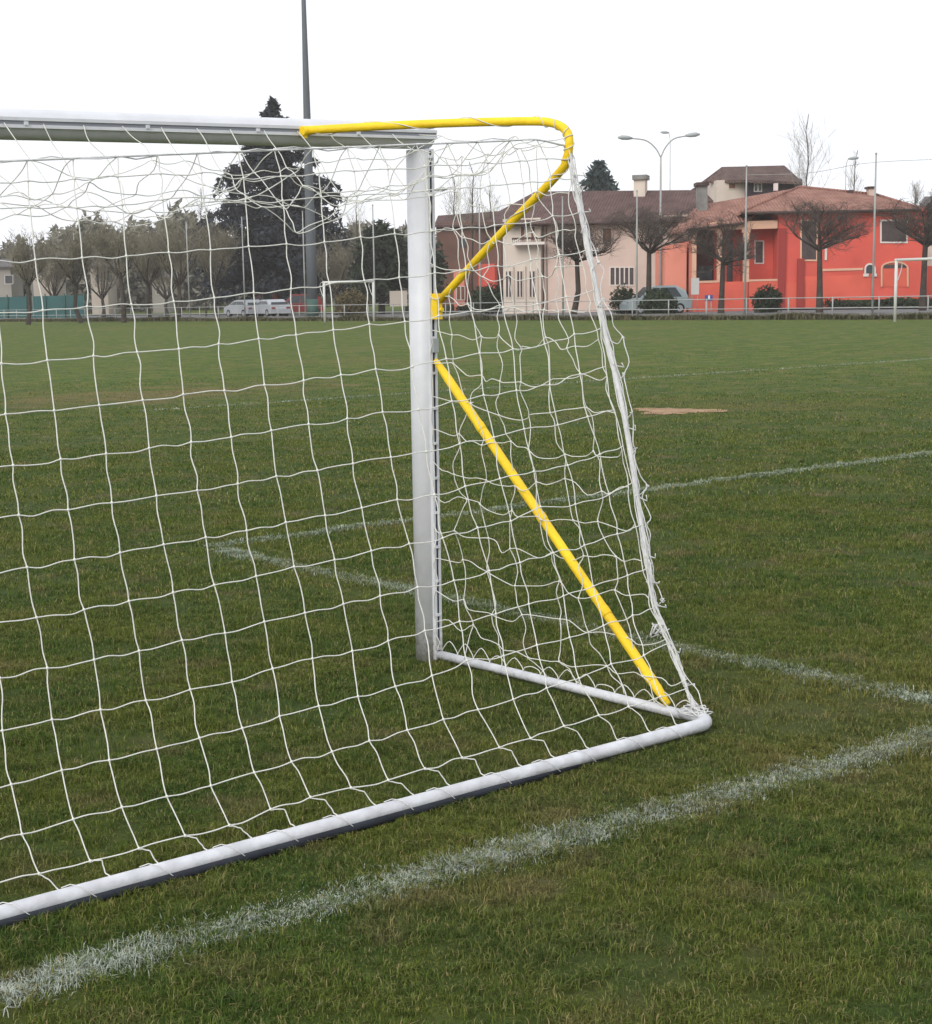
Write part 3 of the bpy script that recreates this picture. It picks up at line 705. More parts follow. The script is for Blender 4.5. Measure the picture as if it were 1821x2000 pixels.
def leaf_crown(b, centres, n, size, rr, inner=.35):
    rs = np.random.RandomState(rr)
    for (c, rx, rz) in centres:
        k = int(n*rx*rx)
        u = rs.normal(size=(k, 3)); u /= np.linalg.norm(u, axis=1)[:, None]; rad = (inner+(1-inner)*rs.rand(k)**.5)*(1+.16*np.sin(u[:, 0]*5+u[:, 2]*7+rr))
        P = np.array(c)+u*rad[:, None]*np.array([rx, rx, rz])
        for p in P:
            a = rs.normal(size=3)*size; e = rs.normal(size=3)*size; b.add([p-a*.5, p+e, p+a*.5], [(0, 1, 2)])

# right-hand row of pollarded street trees
for px, d, ty, tyb, wd, lab, sd_ in [
    (1127, 92, 432, 505, 68, 'bare spreading tree in front of the cream and pink house', 1),
    (1268, 90, 425, 492, 78, 'bare umbrella tree in front of the pink house by the round bush', 2),
    (1412, 90, 432, 505, 62, 'bare umbrella tree in front of the porch of the red house', 3),
    (1600, 88, 402, 480, 76, 'bare umbrella tree with a thick trunk in front of the red house wall', 4),
    (1806, 86, 395, 470, 82, 'bare umbrella tree at the right edge past the red house', 5)]:
    s = FPX/d; H = (hor(px)-ty)/s+1.795; hb = (hor(px)-tyb)/s+1.795
    bare_tree('bare_tree', lab, px, d, hb, H-hb, wd/s, sd_, 'umbrella', M_TWIG, 'bare umbrella street trees before the houses', 1.25, .012)
# left-hand street trees
for px, d, ty, tyb, wd, lab, sd_ in [
    (57, 118, 462, 560, 72, 'bare tree with forked dark trunk at the far left', 21),
    (150, 120, 455, 560, 60, 'bare tree second from the far left behind the railing', 22),
    (238, 116, 440, 545, 66, 'bare tree with dark trunk between the left-hand poles', 23),
    (291, 124, 450, 560, 56, 'slim bare tree left of the conifer, fourth from the left', 24),
    (350, 118, 440, 560, 60, 'bare tree just left of the dark conifer', 25),
    (420, 124, 450, 560, 55, 'bare tree overlapping the left edge of the conifer', 26),
    (105, 150, 468, 585, 60, 'bare tree standing far back between the first two left trees', 28),
    (200, 152, 462, 585, 60, 'bare tree standing far back before the white house front', 29),
    (325, 150, 452, 585, 60, 'bare tree standing far back before the small grey house front', 30),
    (655, 126, 470, 575, 52, 'bare tree between the floodlight mast and the round evergreen', 27)]:
    s = FPX/d; H = (hor(px)-ty)/s+1.795; hb = (hor(px)-tyb)/s+1.795
    bare_tree('bare_tree', lab, px, d, hb, H-hb, 1.35*wd/s, sd_, 'round', M_TWIG2, 'bare trees behind the left railing', 1.15, .018, buds=1)
# thin tall pale trees
for px, d, ty, tyb, wd, lab, sd_, gr in [
    (1573, 118, 232, 420, 58, 'tall thin bare tree rising above the red roof', 31, 1), (925, 125, 322, 470, 34, 'thin bare tree right of the near goalpost', 32, 1),
    (890, 130, 350, 470, 30, 'thin bare tree nearest the right side of the goalpost', 33, 1), (960, 128, 350, 470, 26, 'thin bare tree against the sky under the yellow bracket', 34, 1),
    (1665, 150, 300, 400, 22, 'faint thin bare tree behind the red roof beside its small chimney', 35, 1), (1785, 130, 365, 420, 22, 'thin bare tree tips above the roofs at the right edge', 36, 1),
    (700, 135, 370, 500, 30, 'thin bare tree between conifer and round evergreen', 37, 1), (400, 140, 372, 520, 34, 'thin bare tree touching the left branches of the conifer', 38, 1)]:
    s = FPX/d; H = (hor(px)-ty)/s+1.795; hb = max(1.5, (hor(px)-tyb)/s+1.795)
    bare_tree('thin_bare_tree', lab, px, d, hb, H-hb, wd/s, sd_, 'tall', M_TWIG3 if px > 1000 else M_TWIG2, 'thin bare trees behind the houses', .7, .010)

# big dark conifer
M_NEEDLE = mat('dark_needles', (.018, .022, .032), .9, col2=(.040, .046, .056), scale=.7)
M_NEEDLE2 = mat('teal_needles', (.03, .055, .06), .9, col2=(.06, .09, .085), scale=.7)
def conifer(label, px, d, ty, prof_, sd_, m, layers=26, base=1.2, card=.28):
    s = FPX/d; H = (hor(px)-ty)/s+1.795; t = thing('conifer', label, 'tree', gnd(px, d)); rr = random.Random(sd_); rs = np.random.RandomState(sd_)
    tb = MB(); tb.tube([(0, 0, 0), (.05, 0, H*.5), (0, 0, H*.98)], [.45, .25, .03], 10); tb.build('trunk', M_BARK, t)
    b = MB(); bt = MB()
    for k in range(layers):
        f = k/(layers-1); z0 = base+(H-base)*f
        nb = 8 if f < .9 else 5
        for j in range(nb):
            az = rr.uniform(0, 6.283); R = float(np.interp(f, [q[0] for q in prof_], [q[1] for q in prof_]))/s*rr.uniform(.62, 1.12)
            dr = np.array([math.cos(az), math.sin(az), 0]); pts = [np.array([0, 0, z0])+dr*R*u+np.array([0, 0, .12*R*math.sin(u*3)-.20*R*u*u+.1*R*u**4]) for u in (0, .25, .5, .75, 1)]
            bt.tube(pts, [.06, .05, .04, .025, .01], 3, caps=False)
            n = int(14+R*18)
            for q in range(n):
                u = .12+.88*rr.random()**.7; i = min(3, int(u*4)); c = pts[i]+(pts[i+1]-pts[i])*(u*4-i)
                wv = R*.20*(1.1-u)+.15; sd2 = np.array([-dr[1], dr[0], 0])*rr.uniform(-wv, wv)*1.4
                c = c+sd2+np.array([0, 0, rr.uniform(-.45, .10)*(.5+.4*R/4)])
                a = rs.normal(size=3)*card; e = rs.normal(size=3)*card; a[2] *= .45; e[2] -= card*.6
                b.add([c-a*.5, c+e*.8, c+a*.5], [(0, 1, 2)])
    bt.build('branch', M_BARK, t)['kind'] = 'stuff'; b.build('crown', m, t); return t
conifer('very large dark conifer behind the crossbar, taller than everything around it', 545, 140, 207, [(0, 150), (.2, 166), (.36, 168), (.45, 128), (.55, 122), (.62, 118), (.7, 78), (.82, 58), (.9, 36), (.95, 17), (1, 5)], 41, M_NEEDLE, 34, 2.2, .30)
conifer('small teal conifer peeking over the roof of the pink house', 1170, 150, 322, [(0, 40), (.4, 44), (.62, 42), (.75, 34), (.88, 24), (1, 8)], 42, M_NEEDLE2, 22, 4.0, .30)

# round evergreens
M_EVG = mat('dark_evergreen', (.014, .022, .016), .9, col2=(.040, .052, .026), scale=.6)
M_BUSH = mat('bush_leaves', (.018, .028, .014), .9, col2=(.045, .060, .028), scale=1.2)
M_BUSHB = mat('brown_bush', (.09, .07, .03), .9, col2=(.14, .11, .05), scale=1.0)
def evergreen(name, label, cat, px, d, ty, wd, lobes, sd_, m, trunk=True, n=420, size=.26, z0=0):
    s = FPX/d; H = (hor(px)-ty)/s+1.795; t = thing(name, label, cat, gnd(px, d))
    if trunk: tb = MB(); tb.tube([(0, 0, 0), (0.1, 0, H*.45), (0, .1, H*.8)], [.28, .2, .08], 8); tb.build('trunk', M_BARK, t)
    b = MB(); W = wd/s; C = [((W*lx, W*ly, H*lz), W*lr, H*lh) for lx, ly, lz, lr, lh in lobes]
    leaf_crown(b, C, n, size, sd_); b.build('crown', m, t); return t
evergreen('evergreen_tree', 'dark round evergreen tree left of the near goalpost', 'tree', 745, 125, 437, 60, [(0, 0, .55, .78, .42), (-.45, .1, .48, .5, .34), (.5, 0, .5, .5, .36), (.1, .2, .75, .5, .25)], 51, M_EVG, n=560)
evergreen('evergreen_tree', 'dark evergreen shrub tree half hidden behind the near goalpost', 'tree', 838, 120, 470, 40, [(0, 0, .5, .9, .45), (.3, 0, .7, .5, .3)], 52, M_EVG)
evergreen('bush', 'brown clipped bush behind the small far goal', 'bush', 688, 118, 566, 32, [(0, 0, .5, 1.0, .5), (-.5, 0, .4, .6, .4), (.5, 0, .4, .6, .4)], 53, M_BUSHB, False, 900, .12)
evergreen('bush', 'dark flat bush in front of the red house, between two trees', 'bush', 1500, 92, 553, 36, [(0, 0, .45, .75, .5), (-.5, 0, .35, .5, .4), (.5, 0, .38, .5, .42)], 54, M_BUSH, False, 2200, .09)
evergreen('bush', 'round dark bush below the umbrella tree before the pale car', 'bush', 1287, 86, 560, 43, [(0, 0, .45, .8, .52), (-.4, 0, .35, .5, .4), (.45, 0, .35, .5, .4)], 55, M_BUSH, False, 2200, .09)
evergreen('bush', 'dark green hedge bush below the red garage wall', 'bush', 955, 112, 556, 38, [(0, 0, .5, .7, .5), (-.5, 0, .45, .55, .45), (.55, 0, .4, .5, .42)], 56, M_BUSH, False, 1600, .12)
evergreen('bush', 'green shrub under the barred window of the pink house', 'bush', 1215, 98, 556, 30, [(0, 0, .45, .8, .5), (.6, 0, .4, .6, .42)], 57, M_BUSH, False, 1800, .1)

# roadside hedge in front of the houses
b = MB(); rs = np.random.RandomState(61)
for k in range(26000):
    y = rs.uniform(30, 96); p = np.array([79.6+rs.normal(0, .28), y, rs.uniform(0, .62)*(.75+.35*math.sin(y*.9)*math.sin(y*.23+1))]); a = rs.normal(size=3)*.09; e = rs.normal(size=3)*.09
    b.add([p-a, p+e, p+a], [(0, 1, 2)])
b.box((80.0, 28, 0), (80.2, 98, .5))
tag(b.build('hedge', M_BUSH), 'low dark hedge on a kerb along the houses across the road', 'hedge')
# far-off wood behind the left trees
M_WOOD = mat('far_wood', (.13, .125, .10), .95, col2=(.23, .22, .175), scale=.12)
b = MB(); rs = np.random.RandomState(62); dW = 205
for k in range(85000):
    px = rs.uniform(-420, 850); s = FPX/dW; tp = 474-.06*max(px, 0)+14*math.sin(px*.031)+9*math.sin(px*.083+1)+7*math.sin(px*.21)+(-18 if 150 < px < 420 else 0)
    if px > 620: tp = 452+10*math.sin(px*.06)
    Hh = (hor(px)-tp)/s+1.795; z = Hh*rs.rand()**.8*rs.uniform(.86, 1.06); p = gnd(px, dW+rs.uniform(-5, 9)); p[2] = z
    a = rs.normal(size=3)*.42; e = rs.normal(size=3)*.42; b.add([p-a*.5, p+e, p+a*.5], [(0, 1, 2)])
tag(b.build('far_wood', M_WOOD), 'grey-brown wood in the distance behind the left street trees', 'wood', kind='stuff')

# ---------------- floodlight mast and street lamps
t = thing('floodlight_mast', 'very tall grey floodlight mast rising out of the top of the photo', 'mast', gnd(610, 112))
s = FPX/112
b = MB(); b.tube([(0, 0, 0), (0, 0, 5), (0, 0, 12), (0, 0, 20), (0, 0, 27)], [.385, .35, .27, .165, .10], 16); b.build('shaft', M_POLE, t)
b = MB(); b.box((-1.6, -.08, 26.8), (1.6, .08, 27)); b.build('lamp_bar', M_POLE, t)
for k in range(4): b = MB(); b.box((-1.5+.85*k, -.3, 27.0), (-1.05+.85*k, .12, 27.45)); b.build('floodlight', M_GREY, t)
M_BOXG = mat('green_box_paint', (.05, .10, .085), .6, .1, 2)
b = MB(); b.tube([(0, 0, 0), (0, 0, 1.35)], [.40, .40], 16); b.build('painted_foot', M_BOXG, t)
def street_lamp(px, d, top, label, arms, sc=1.0):
    s = FPX/d; H = (hor(px)-top)/s+1.795; t = thing('street_lamp', label, 'street lamp', gnd(px, d), group='street lamps behind the road')
    u = np.array([cR[0], cR[1], 0]); u /= np.linalg.norm(u)
    b = MB(); b.tube([(0, 0, 0), (0, 0, H*.5), (0, 0, H)], [.10*sc, .075*sc, .05*sc], 8); b.build('pole', M_GALV, t)
    for dx, dz in arms:
        L = dx/s; Z = dz/s
        b = MB(); b.tube(catmull([np.array((0, 0, H-.05)), u*L*.18+np.array((0, 0, H+Z*.45)), u*L*.5+np.array((0, 0, H+Z*.86)), u*L+np.array((0, 0, H+Z))], 5), .04*sc, 6, True); a = b.build('arm', M_GALV, t)
        b = MB(); e = u*L+np.array((0, 0, H+Z)); g_ = np.sign(L)*u
        b.tube([e-g_*.1, e+g_*.2+np.array((0, 0, .03)), e+g_*.55+np.array((0, 0, .06)), e+g_*.8+np.array((0, 0, .06))], [.06, .13, .14, .05], 8); b.build('lamp_head', M_GREY, t)
street_lamp(1290, 102, 312, 'double-armed street lamp above the pink house', [(-58, 36), (50, 38)])
street_lamp(1308, 170, 285, 'small far street lamp seen just behind the double-armed lamp', [(-4, 18)], .6)
street_lamp(1648, 140, 330, 'small far street lamp above the red roof', [(6, 14)], .6)
street_lamp(840, 110, 392, 'street lamp with one short arm beside the near goalpost', [(14, 16)], .8)

# ---------------- cars
M_CARW = mat('white_car_paint', (.44, .46, .49), .25, .03, 1, .6); M_CARS = mat('silver_car_paint', (.36, .42, .43), .3, .05, 1, .6, .3)
M_CARR = mat('red_car_paint', (.24, .03, .03), .3, .05, 1, .6); M_GLASS = mat('dark_glass', (.03, .04, .045), .12, .1, 1, .6); M_TYRE = mat('rubber', (.02, .02, .02), .85)
M_RIM = mat('rim_metal', (.4, .4, .42), .4, metal=.6)
def car(px, d, label, m, rz, L=4.1, Hc=1.46):
    t = thing('parked_car', label, 'car', gnd(px, d), rz, 'cars parked across the road'); W = 1.7
    body = [(-L/2, .30), (-L/2-.02, .62), (-L/2+.12, .84), (-L/2+.75, .95), (L/2-.35, .97), (L/2-.05, .85), (L/2, .60), (L/2-.03, .30)]
    b = MB(); b.prism([(x, -W/2, z) for x, z in body], (0, W, 0)); bd = b.build('body', m, t)
    cab = [(-L/2+.70, .93), (-L/2+1.45, Hc-.06), (-L/2+1.8, Hc), (L/2-.95, Hc), (L/2-.35, Hc-.30), (L/2-.22, .95)]
    b = MB(); n = len(cab); lo_ = [(x, -W/2+(.02 if z < 1 else .16), z) for x, z in cab]; hi_ = [(x, -y, z) for x, y, z in lo_]
    b.add(lo_+hi_, [tuple(range(n)), tuple(range(2*n-1, n-1, -1))]+[(i, n+i, n+(i+1) % n, (i+1) % n) for i in range(n)]); b.build('cabin', m, t)
    for sy in (-1, 1):
        b = MB(); y = sy*(W/2-.055)
        for x0, x1, x2, x3 in ((-L/2+.95, -L/2+1.55, -.02, -.02), (.06, .06, L/2-1.0, L/2-.6)):
            b.prism([(x0, y, .98), (x1, y-sy*.07, Hc-.12), (x2, y-sy*.07, Hc-.12), (x3, y, .98)], (0, sy*.03, 0))
        b.build('side_window', M_GLASS, t)
        for sx in (-1, 1):
            b = MB(); x = sx*(L/2-.75); b.tube([(x, sy*(W/2-.2), .31), (x, sy*(W/2+.01), .31)], .31, 16); wh = b.build('wheel', M_TYRE, t)
            b = MB(); b.tube([(x, sy*(W/2-.1), .31), (x, sy*(W/2+.02), .31)], .19, 12); b.build('rim', M_RIM, wh)
    for xs_, nm, mm in ((-L/2-.01, 'headlight', M_RIM), (L/2-.05, 'tail_light', M_CARR)):
        for sy in (-1, 1): b = MB(); b.box((xs_, sy*.62-.15, .62), (xs_+.06, sy*.62+.15, .76)); b.build(nm, mm, t)
    b = MB(); b.prism([(-L/2+.78, -.70, .955), (-L/2+1.42, -.60, Hc-.09), (-L/2+1.42, .60, Hc-.09), (-L/2+.78, .70, .955)], (-.03, 0, .03)); b.build('windscreen', M_GLASS, t)
    b = MB(); b.prism([(L/2-.33, -.66, 1.12), (L/2-.24, -.70, .97), (L/2-.24, .70, .97), (L/2-.33, .66, 1.12)], (.03, 0, .02)); b.build('rear_window', M_GLASS, t)
view_rz = -YAW
car(478, 128, 'white car parked left of the conifer trunk', M_CARW, view_rz-1.0, L=3.9, Hc=1.36)
car(528, 126, 'white car parked beside the conifer trunk, right of the other white car', M_CARW, view_rz-1.1, L=3.8, Hc=1.34)
car(582, 130, 'dark red car behind the foot of the floodlight mast', M_CARR, view_rz+.2, Hc=1.7)
car(512, 140, 'red van behind the two white cars', M_CARR, view_rz+.1, L=3.2, Hc=2.2)
car(1281, 97, 'pale silver car behind the round bush under the umbrella tree', M_CARS, view_rz+.15, L=3.9, Hc=1.66)

# ---------------- houses
def wall_mat(name, c, v=.10, s=.5): return mat(name, c, .9, v, s, .15, bump=.15, bscale=20)
M_RED = wall_mat('red_render', (.62, .105, .080), .16, .35); M_REDL = wall_mat('light_red_render', (.66, .125, .085), .14, .4); M_SAL = wall_mat('salmon_render', (.68, .25, .18))
M_PINK = wall_mat('pink_beige_render', (.58, .45, .39)); M_CREAM = wall_mat('cream_render', (.60, .52, .45)); M_TRIM = wall_mat('peach_trim', (.66, .40, .28), .05)
M_WTRIM = wall_mat('white_trim', (.66, .60, .56), .05); M_SHUT = mat('dark_shutter', (.075, .055, .055), .7, .2, 8); M_BSH = mat('brown_shutter', (.20, .09, .055), .7, .15, 8)
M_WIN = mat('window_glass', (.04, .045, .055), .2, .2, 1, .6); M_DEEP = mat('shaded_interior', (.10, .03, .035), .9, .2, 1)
M_GUT = mat('dark_gutter', (.06, .035, .03), .6); M_DPIPE = mat('maroon_pipe', (.30, .035, .03), .6); M_DARKW = wall_mat('dark_timber', (.06, .045, .055), .2)
def roof_mat(name, c, c2, ang):
    m = mat(name, c, .9, col2=c2, scale=1.3, spec=.15, detail=8)
    n = m.node_tree; b = n.nodes['Principled BSDF']; tc = n.nodes.new('ShaderNodeTexCoord'); wv = n.nodes.new('ShaderNodeTexWave')
    wv.bands_direction = 'X'; wv.inputs['Scale'].default_value = 1.6; wv.inputs['Distortion'].default_value = .3
    bp = n.nodes.new('ShaderNodeBump'); bp.inputs['Strength'].default_value = .9; bp.inputs['Distance'].default_value = .08
    n.links.new(tc.outputs['Object'], wv.inputs['Vector']); n.links.new(wv.outputs['Fac'], bp.inputs['Height']); n.links.new(bp.outputs[0], b.inputs['Normal']); return m
M_RTER = roof_mat('terracotta_tiles', (.24, .115, .09), (.38, .20, .155), 0); M_RMAR = roof_mat('old_brown_tiles', (.095, .058, .055), (.155, .098, .088), 0)
M_RDK = roof_mat('dark_brown_tiles', (.085, .055, .052), (.16, .105, .09), 0); M_RGR = roof_mat('grey_tiles', (.12, .11, .115), (.18, .165, .165), 0)

class Fac:
    """a house frame: u along the front wall, w away from the field, z up"""
    def __init__(s, pxa, da, pxb, db, name, label, group=None):
        s.A = gnd(pxa, da); s.B = gnd(pxb, db); s.U = (s.B-s.A)/np.linalg.norm(s.B-s.A); s.N = np.array([-s.U[1], s.U[0], 0])
        if np.dot(s.N, s.A-C0) < 0: s.N = -s.N
        s.root = thing(name, label, 'house', s.A, math.atan2(s.U[1], s.U[0]), group)
        s.sg = 1.0 if (math.cos(s.root.rotation_euler[2])*s.N[1]-math.sin(s.root.rotation_euler[2])*s.N[0]) > 0 else -1.0
    def P(s, px, py, w=0.0):        # seen point on the plane w metres behind the front -> local (u, w, z)
        h = hit(px, py, s.A+s.N*w, s.N); return ((h-s.A)@s.U, w*s.sg, h[2])
    def box(s, b, x0, y0, x1, y1, w0, w1, ref=None):
        r = w0 if ref is None else ref
        a = s.P(x0, y0, r); c = s.P(x1, y1, r); z0, z1 = sorted((a[2], c[2]))
        if y1 >= 900: z0 = 0
        ya, yb = sorted((w0*s.sg, w1*s.sg)); b.box((min(a[0], c[0]), ya, z0), (max(a[0], c[0]), yb, z1))
    def part(s, name, m, boxes, parent=None, ref=None):
        if name == 'baluster':
            b = MB()
            for q in boxes: s.box(b, *q, ref=ref)
            return b.build(name, m, parent or s.root)
        for q in boxes:
            b = MB(); s.box(b, *q, ref=ref); o = b.build(name, m, parent or s.root)
        return o
    def window(s, x0, y0, x1, y1, w, mf=None, mp=None, fr=3, bars=0, arch=False, mb_=None, mull=None):
        mf = mf or M_WTRIM; mp = mp or M_WIN
        k = fr; ins = [s.P(*q, w) for q in ((x0, y0), (x1, y0), (x1, y1), (x0, y1))]; ou = [s.P(*q, w) for q in ((x0-k, y0-k), (x1+k, y0-k), (x1+k, y1+k), (x0-k, y1+k))]
        v = []
        for dw in (-.06, -.002):
            for q in ou+ins: v.append((q[0], q[1]+dw*s.sg, q[2]))
        b = MB(); F_ = []
        for j in range(4):
            i = (j+1) % 4; F_ += [(j, i, 4+i, 4+j), (8+j, 12+j, 12+i, 8+i), (j, 8+j, 8+i, i), (4+j, 4+i, 12+i, 12+j)]
        b.add(v, F_); wi = b.build('window', mf, s.root)
        s.part('pane', mp, [(x0, y0, x1, y1, w-.02, w-.004)], wi, ref=w)
        if bars: s.part('bar', mull or M_WTRIM, [(x0+(x1-x0)*(j+1)/(bars+1)-1.2, y0, x0+(x1-x0)*(j+1)/(bars+1)+1.2, y1, w-.05, w-.024) for j in range(bars)], wi, ref=w)
        return wi
    def roof(s, name, m, polys, th=.16):
        b = MB()
        for poly in polys: b.prism([s.P(*q) for q in poly], (0, 0, -th))
        return b.build(name, m, s.root)

# red house ------------------------------------------------------------------
H = Fac(1345, 100, 1795, 99, 'red_house', 'large red house with terracotta hip roof and a columned porch at the right')
H.part('wall', M_RED, [(1521, 412, 1793, 999, 0, 9), (1452, 437, 1519, 999, 1.6, 9), (1396, 440, 1450, 999, 2.6, 9)], ref=None)
H.part('plinth_wall', M_REDL, [(1522, 552, 1566, 999, -.03, -.003), (1566, 540, 1690, 999, -.03, -.003)])
H.part('salmon_wall', M_SAL, [(1300, 478, 1338, 999, .6, 6), (1346, 470, 1357, 999, .9, 6)])
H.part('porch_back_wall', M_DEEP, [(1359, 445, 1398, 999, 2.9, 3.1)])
H.part('porch_beam', M_TRIM, [(1386, 434, 1519, 446, -.1, .25)])
for x0, x1, y0 in ((1353, 1360, 446), (1402, 1410, 446), (1453, 1463, 446)):
    c = H.part('column', M_TRIM, [(x0, y0, x1, 551, -.08, .22)])
    H.part('capital', M_TRIM, [(x0-3, y0+.3, x1+3, y0+8, -.095, .235)], c)
H.part('parapet', M_REDL, [(1352, 552, 1455, 999, -.05, .18), (1463, 548, 1519.5, 999, -.05, .18)])
H.part('parapet_cap', M_TRIM, [(1352, 549, 1402, 552, -.09, .2), (1463, 546, 1519, 548.4, -.08, .2)])
H.part('porch_opening', M_WIN, [(1421, 470, 1431, 560, 2.55, 2.59), (1364, 520, 1390, 546, 2.85, 2.89)])
H.window(1476, 472, 1490, 513, 1.6, M_WTRIM, M_SHUT, 2.5)
H.window(1566, 432, 1594, 507, 0, M_TRIM, M_SHUT, 3, bars=1, mull=M_SHUT)
H.window(1722, 432, 1770, 472, 0, M_WTRIM, M_SHUT, 3, bars=2, mull=M_SHUT)
def arch_win(x0, x1, ytop, ybot, m, label='arched_window', pane=M_WIN, seg=10, k=3, flat=.5):
    cx = (x0+x1)/2; rx = (x1-x0)/2; ry = (ybot-ytop)*flat; pr_ = [(x0, ybot), (x1, ybot)]; 
    arc = [(cx+rx*math.cos(math.pi*j/seg), ytop+ry-ry*math.sin(math.pi*j/seg)) for j in range(seg+1)]
    b = MB(); b.prism([H.P(x, y, -.03) for x, y in pr_+arc], (0, .022*H.sg, 0)); 
    out_ = [(cx+(rx+k)*math.cos(math.pi*j/seg), ytop+ry-(ry+k)*math.sin(math.pi*j/seg)) for j in range(seg+1)]
    f = MB()
    ins = [(x1, ybot)]+arc+[(x0, ybot)]; ou = [(x1+k, ybot)]+out_+[(x0-k, ybot)]
    for j in range(len(ins)-1): f.prism([H.P(*ins[j], -.1), H.P(*ou[j], -.1), H.P(*ou[j+1], -.1), H.P(*ins[j+1], -.1)], (0, .09*H.sg, 0))
    w_ = f.build(label, m, H.root); b.build('pane', pane, w_); return w_
arch_win(1692, 1708, 517, 534, M_WTRIM, pane=M_WIN)
H.part('sill', M_WTRIM, [(1687, 534.4, 1697, 540, -.12, -.001), (1704, 534.4, 1713, 540, -.12, -.001)])
aw = arch_win(1724, 1772, 513, 560, M_TRIM, 'garage_arch', pane=M_REDL, flat=.22)
H.part('opening', M_SHUT, [(1727, 517, 1770, 523, -.06, -.035)], aw)
H.part('string_course', M_TRIM, [(1598, 525.5, 1686, 527.5, -.05, -.001)])
H.part('downpipe', M_DPIPE, [(1522, 446, 1527.5, 999, -.16, -.05), (1558, 505, 1563, 999, -.16, -.05)])
H.part('corner_pipe', M_WTRIM, [(1612, 472, 1615.5, 508, -.12, -.04)])
E1 = (1447, 414.5, -.6); E2 = (1800, 408, -.6); R1 = (1561, 366, 5); R2 = (1712, 381, 5)
b1 = H.P(*E1); b2 = H.P(*E2); dz = 0
def Pw(H, p, w): q = H.P(*p); return (q[0], w*H.sg, q[2])
rb_ = MB()
G1, G2, G3, G4 = H.P(*E1), H.P(*E2), H.P(*R2), H.P(*R1)
rb_.prism([G1, G2, G3, G4], (0, 0, -.15)); rb_.prism([G2, (G2[0], 10.6*H.sg, G2[2]), G3], (0, 0, -.15))
rb_.prism([(G1[0], 10.6*H.sg, G1[2]), G1, G4], (0, 0, -.15)); rb_.prism([(G2[0], 10.6*H.sg, G2[2]), (G1[0], 10.6*H.sg, G1[2]), G4, G3], (0, 0, -.15))
rf = rb_.build('roof', M_RTER, H.root)
b = MB(); b.tube([H.P(1447, 416.2, -.66), H.P(1800, 410, -.66)], .085, 8); b.build('gutter', M_GUT, rf)
b = MB(); b.tube([np.array(G4)+(0, 0, .03), np.array(G3)+(0, 0, .03)], .10, 8); b.tube([np.array(G4)+(0, 0, .03), np.array(G1)+(0, 0, .03)], .09, 8); b.tube([np.array(G3)+(0, 0, .03), np.array(G2)+(0, 0, .03)], .09, 8); b.build('ridge_tiles', M_RTER, rf)
w1 = MB(); A1, A2, A3, A4 = H.P(1340, 447, -.5), H.P(1453, 434, -.5), H.P(1545, 369, 4.6), H.P(1364, 401, 4.6)
w1.prism([A1, A2, A3, A4], (0, 0, -.15)); w1.prism([A4, A3, (A3[0], 9*H.sg, A3[2]-1.4), (A4[0], 9*H.sg, A4[2]-1.4)], (0, 0, -.15)); w1.prism([(A1[0], 9*H.sg, A1[2]), A1, A4], (0, 0, -.12)); w1.build('porch_roof', M_RTER, H.root)
b = MB(); b.tube([H.P(1340, 449, -.56), H.P(1453, 436, -.56)], .07, 8); b.build('gutter', M_GUT, rf)
H.part('eave_wall', M_RED, [(1396, 424, 1452, 440, 2.0, 2.2)])
ch = H.part('chimney', M_CONC, [(1364, 362, 1382, 412, 3.2, 4.2)], rf); H.part('chimney_cap', M_GUT, [(1361, 356, 1386, 361.7, 3.0, 4.4)], ch)
ch = H.part('chimney', M_PINK, [(1698, 368, 1708, 388, 4.4, 5.2)], rf); H.part('chimney_cap', M_GUT, [(1696, 364, 1710, 367.7, 4.3, 5.3)], ch)
H.part('roof_vent', M_GUT, [(1658, 371, 1667, 379, 4.6, 5.0)], rf); H.part('roof_vent', M_WTRIM, [(1513, 358, 1520, 372, 6, 6.4)], rf)

# dark-roofed house behind -----------------------------------------------------
D = Fac(1385, 128, 1562, 128, 'brown_roofed_house', 'tall house with dark brown roof standing behind the red house')
D.part('wall', M_DARKW, [(1458, 352, 1556, 999, 0, 8)]); D.part('side_wall', M_CREAM, [(1400, 352, 1456.5, 999, .4, 8)])
q = [(1447, 351, -1), (1568, 355, -1), (1532, 323, 4), (1410, 326, 4)]; b = MB(); g_ = [D.P(*t) for t in q]; gl = D.P(1381, 353, 2.0)
b.prism(g_, (0, 0, -.2)); b.prism([gl, g_[0], g_[3]], (0, 0, -.2)); b.prism([g_[1], (g_[1][0], 9*D.sg, g_[1][2]), g_[2]], (0, 0, -.2)); b.prism([(g_[1][0], 9*D.sg, g_[1][2]), (gl[0], 9*D.sg, g_[1][2]), g_[3], g_[2]], (0, 0, -.2)); b.build('roof', M_RDK, D.root)
D.window(1474, 359, 1487, 373, 0, M_WTRIM, M_WIN, 1.6, bars=1); D.window(1424, 358, 1436, 368, .4, M_CREAM, M_BSH, 1.2)
b = MB(); b.prism([D.P(1345, 392, 1.5), D.P(1448, 392, 1.5), D.P(1440, 372, 5), D.P(1352, 372, 5)], (0, 0, -.2)); b.build('lower_roof', M_RMAR, D.root); D.part('lower_wall', M_PINK, [(1352, 394, 1440, 999, 2, 7)])

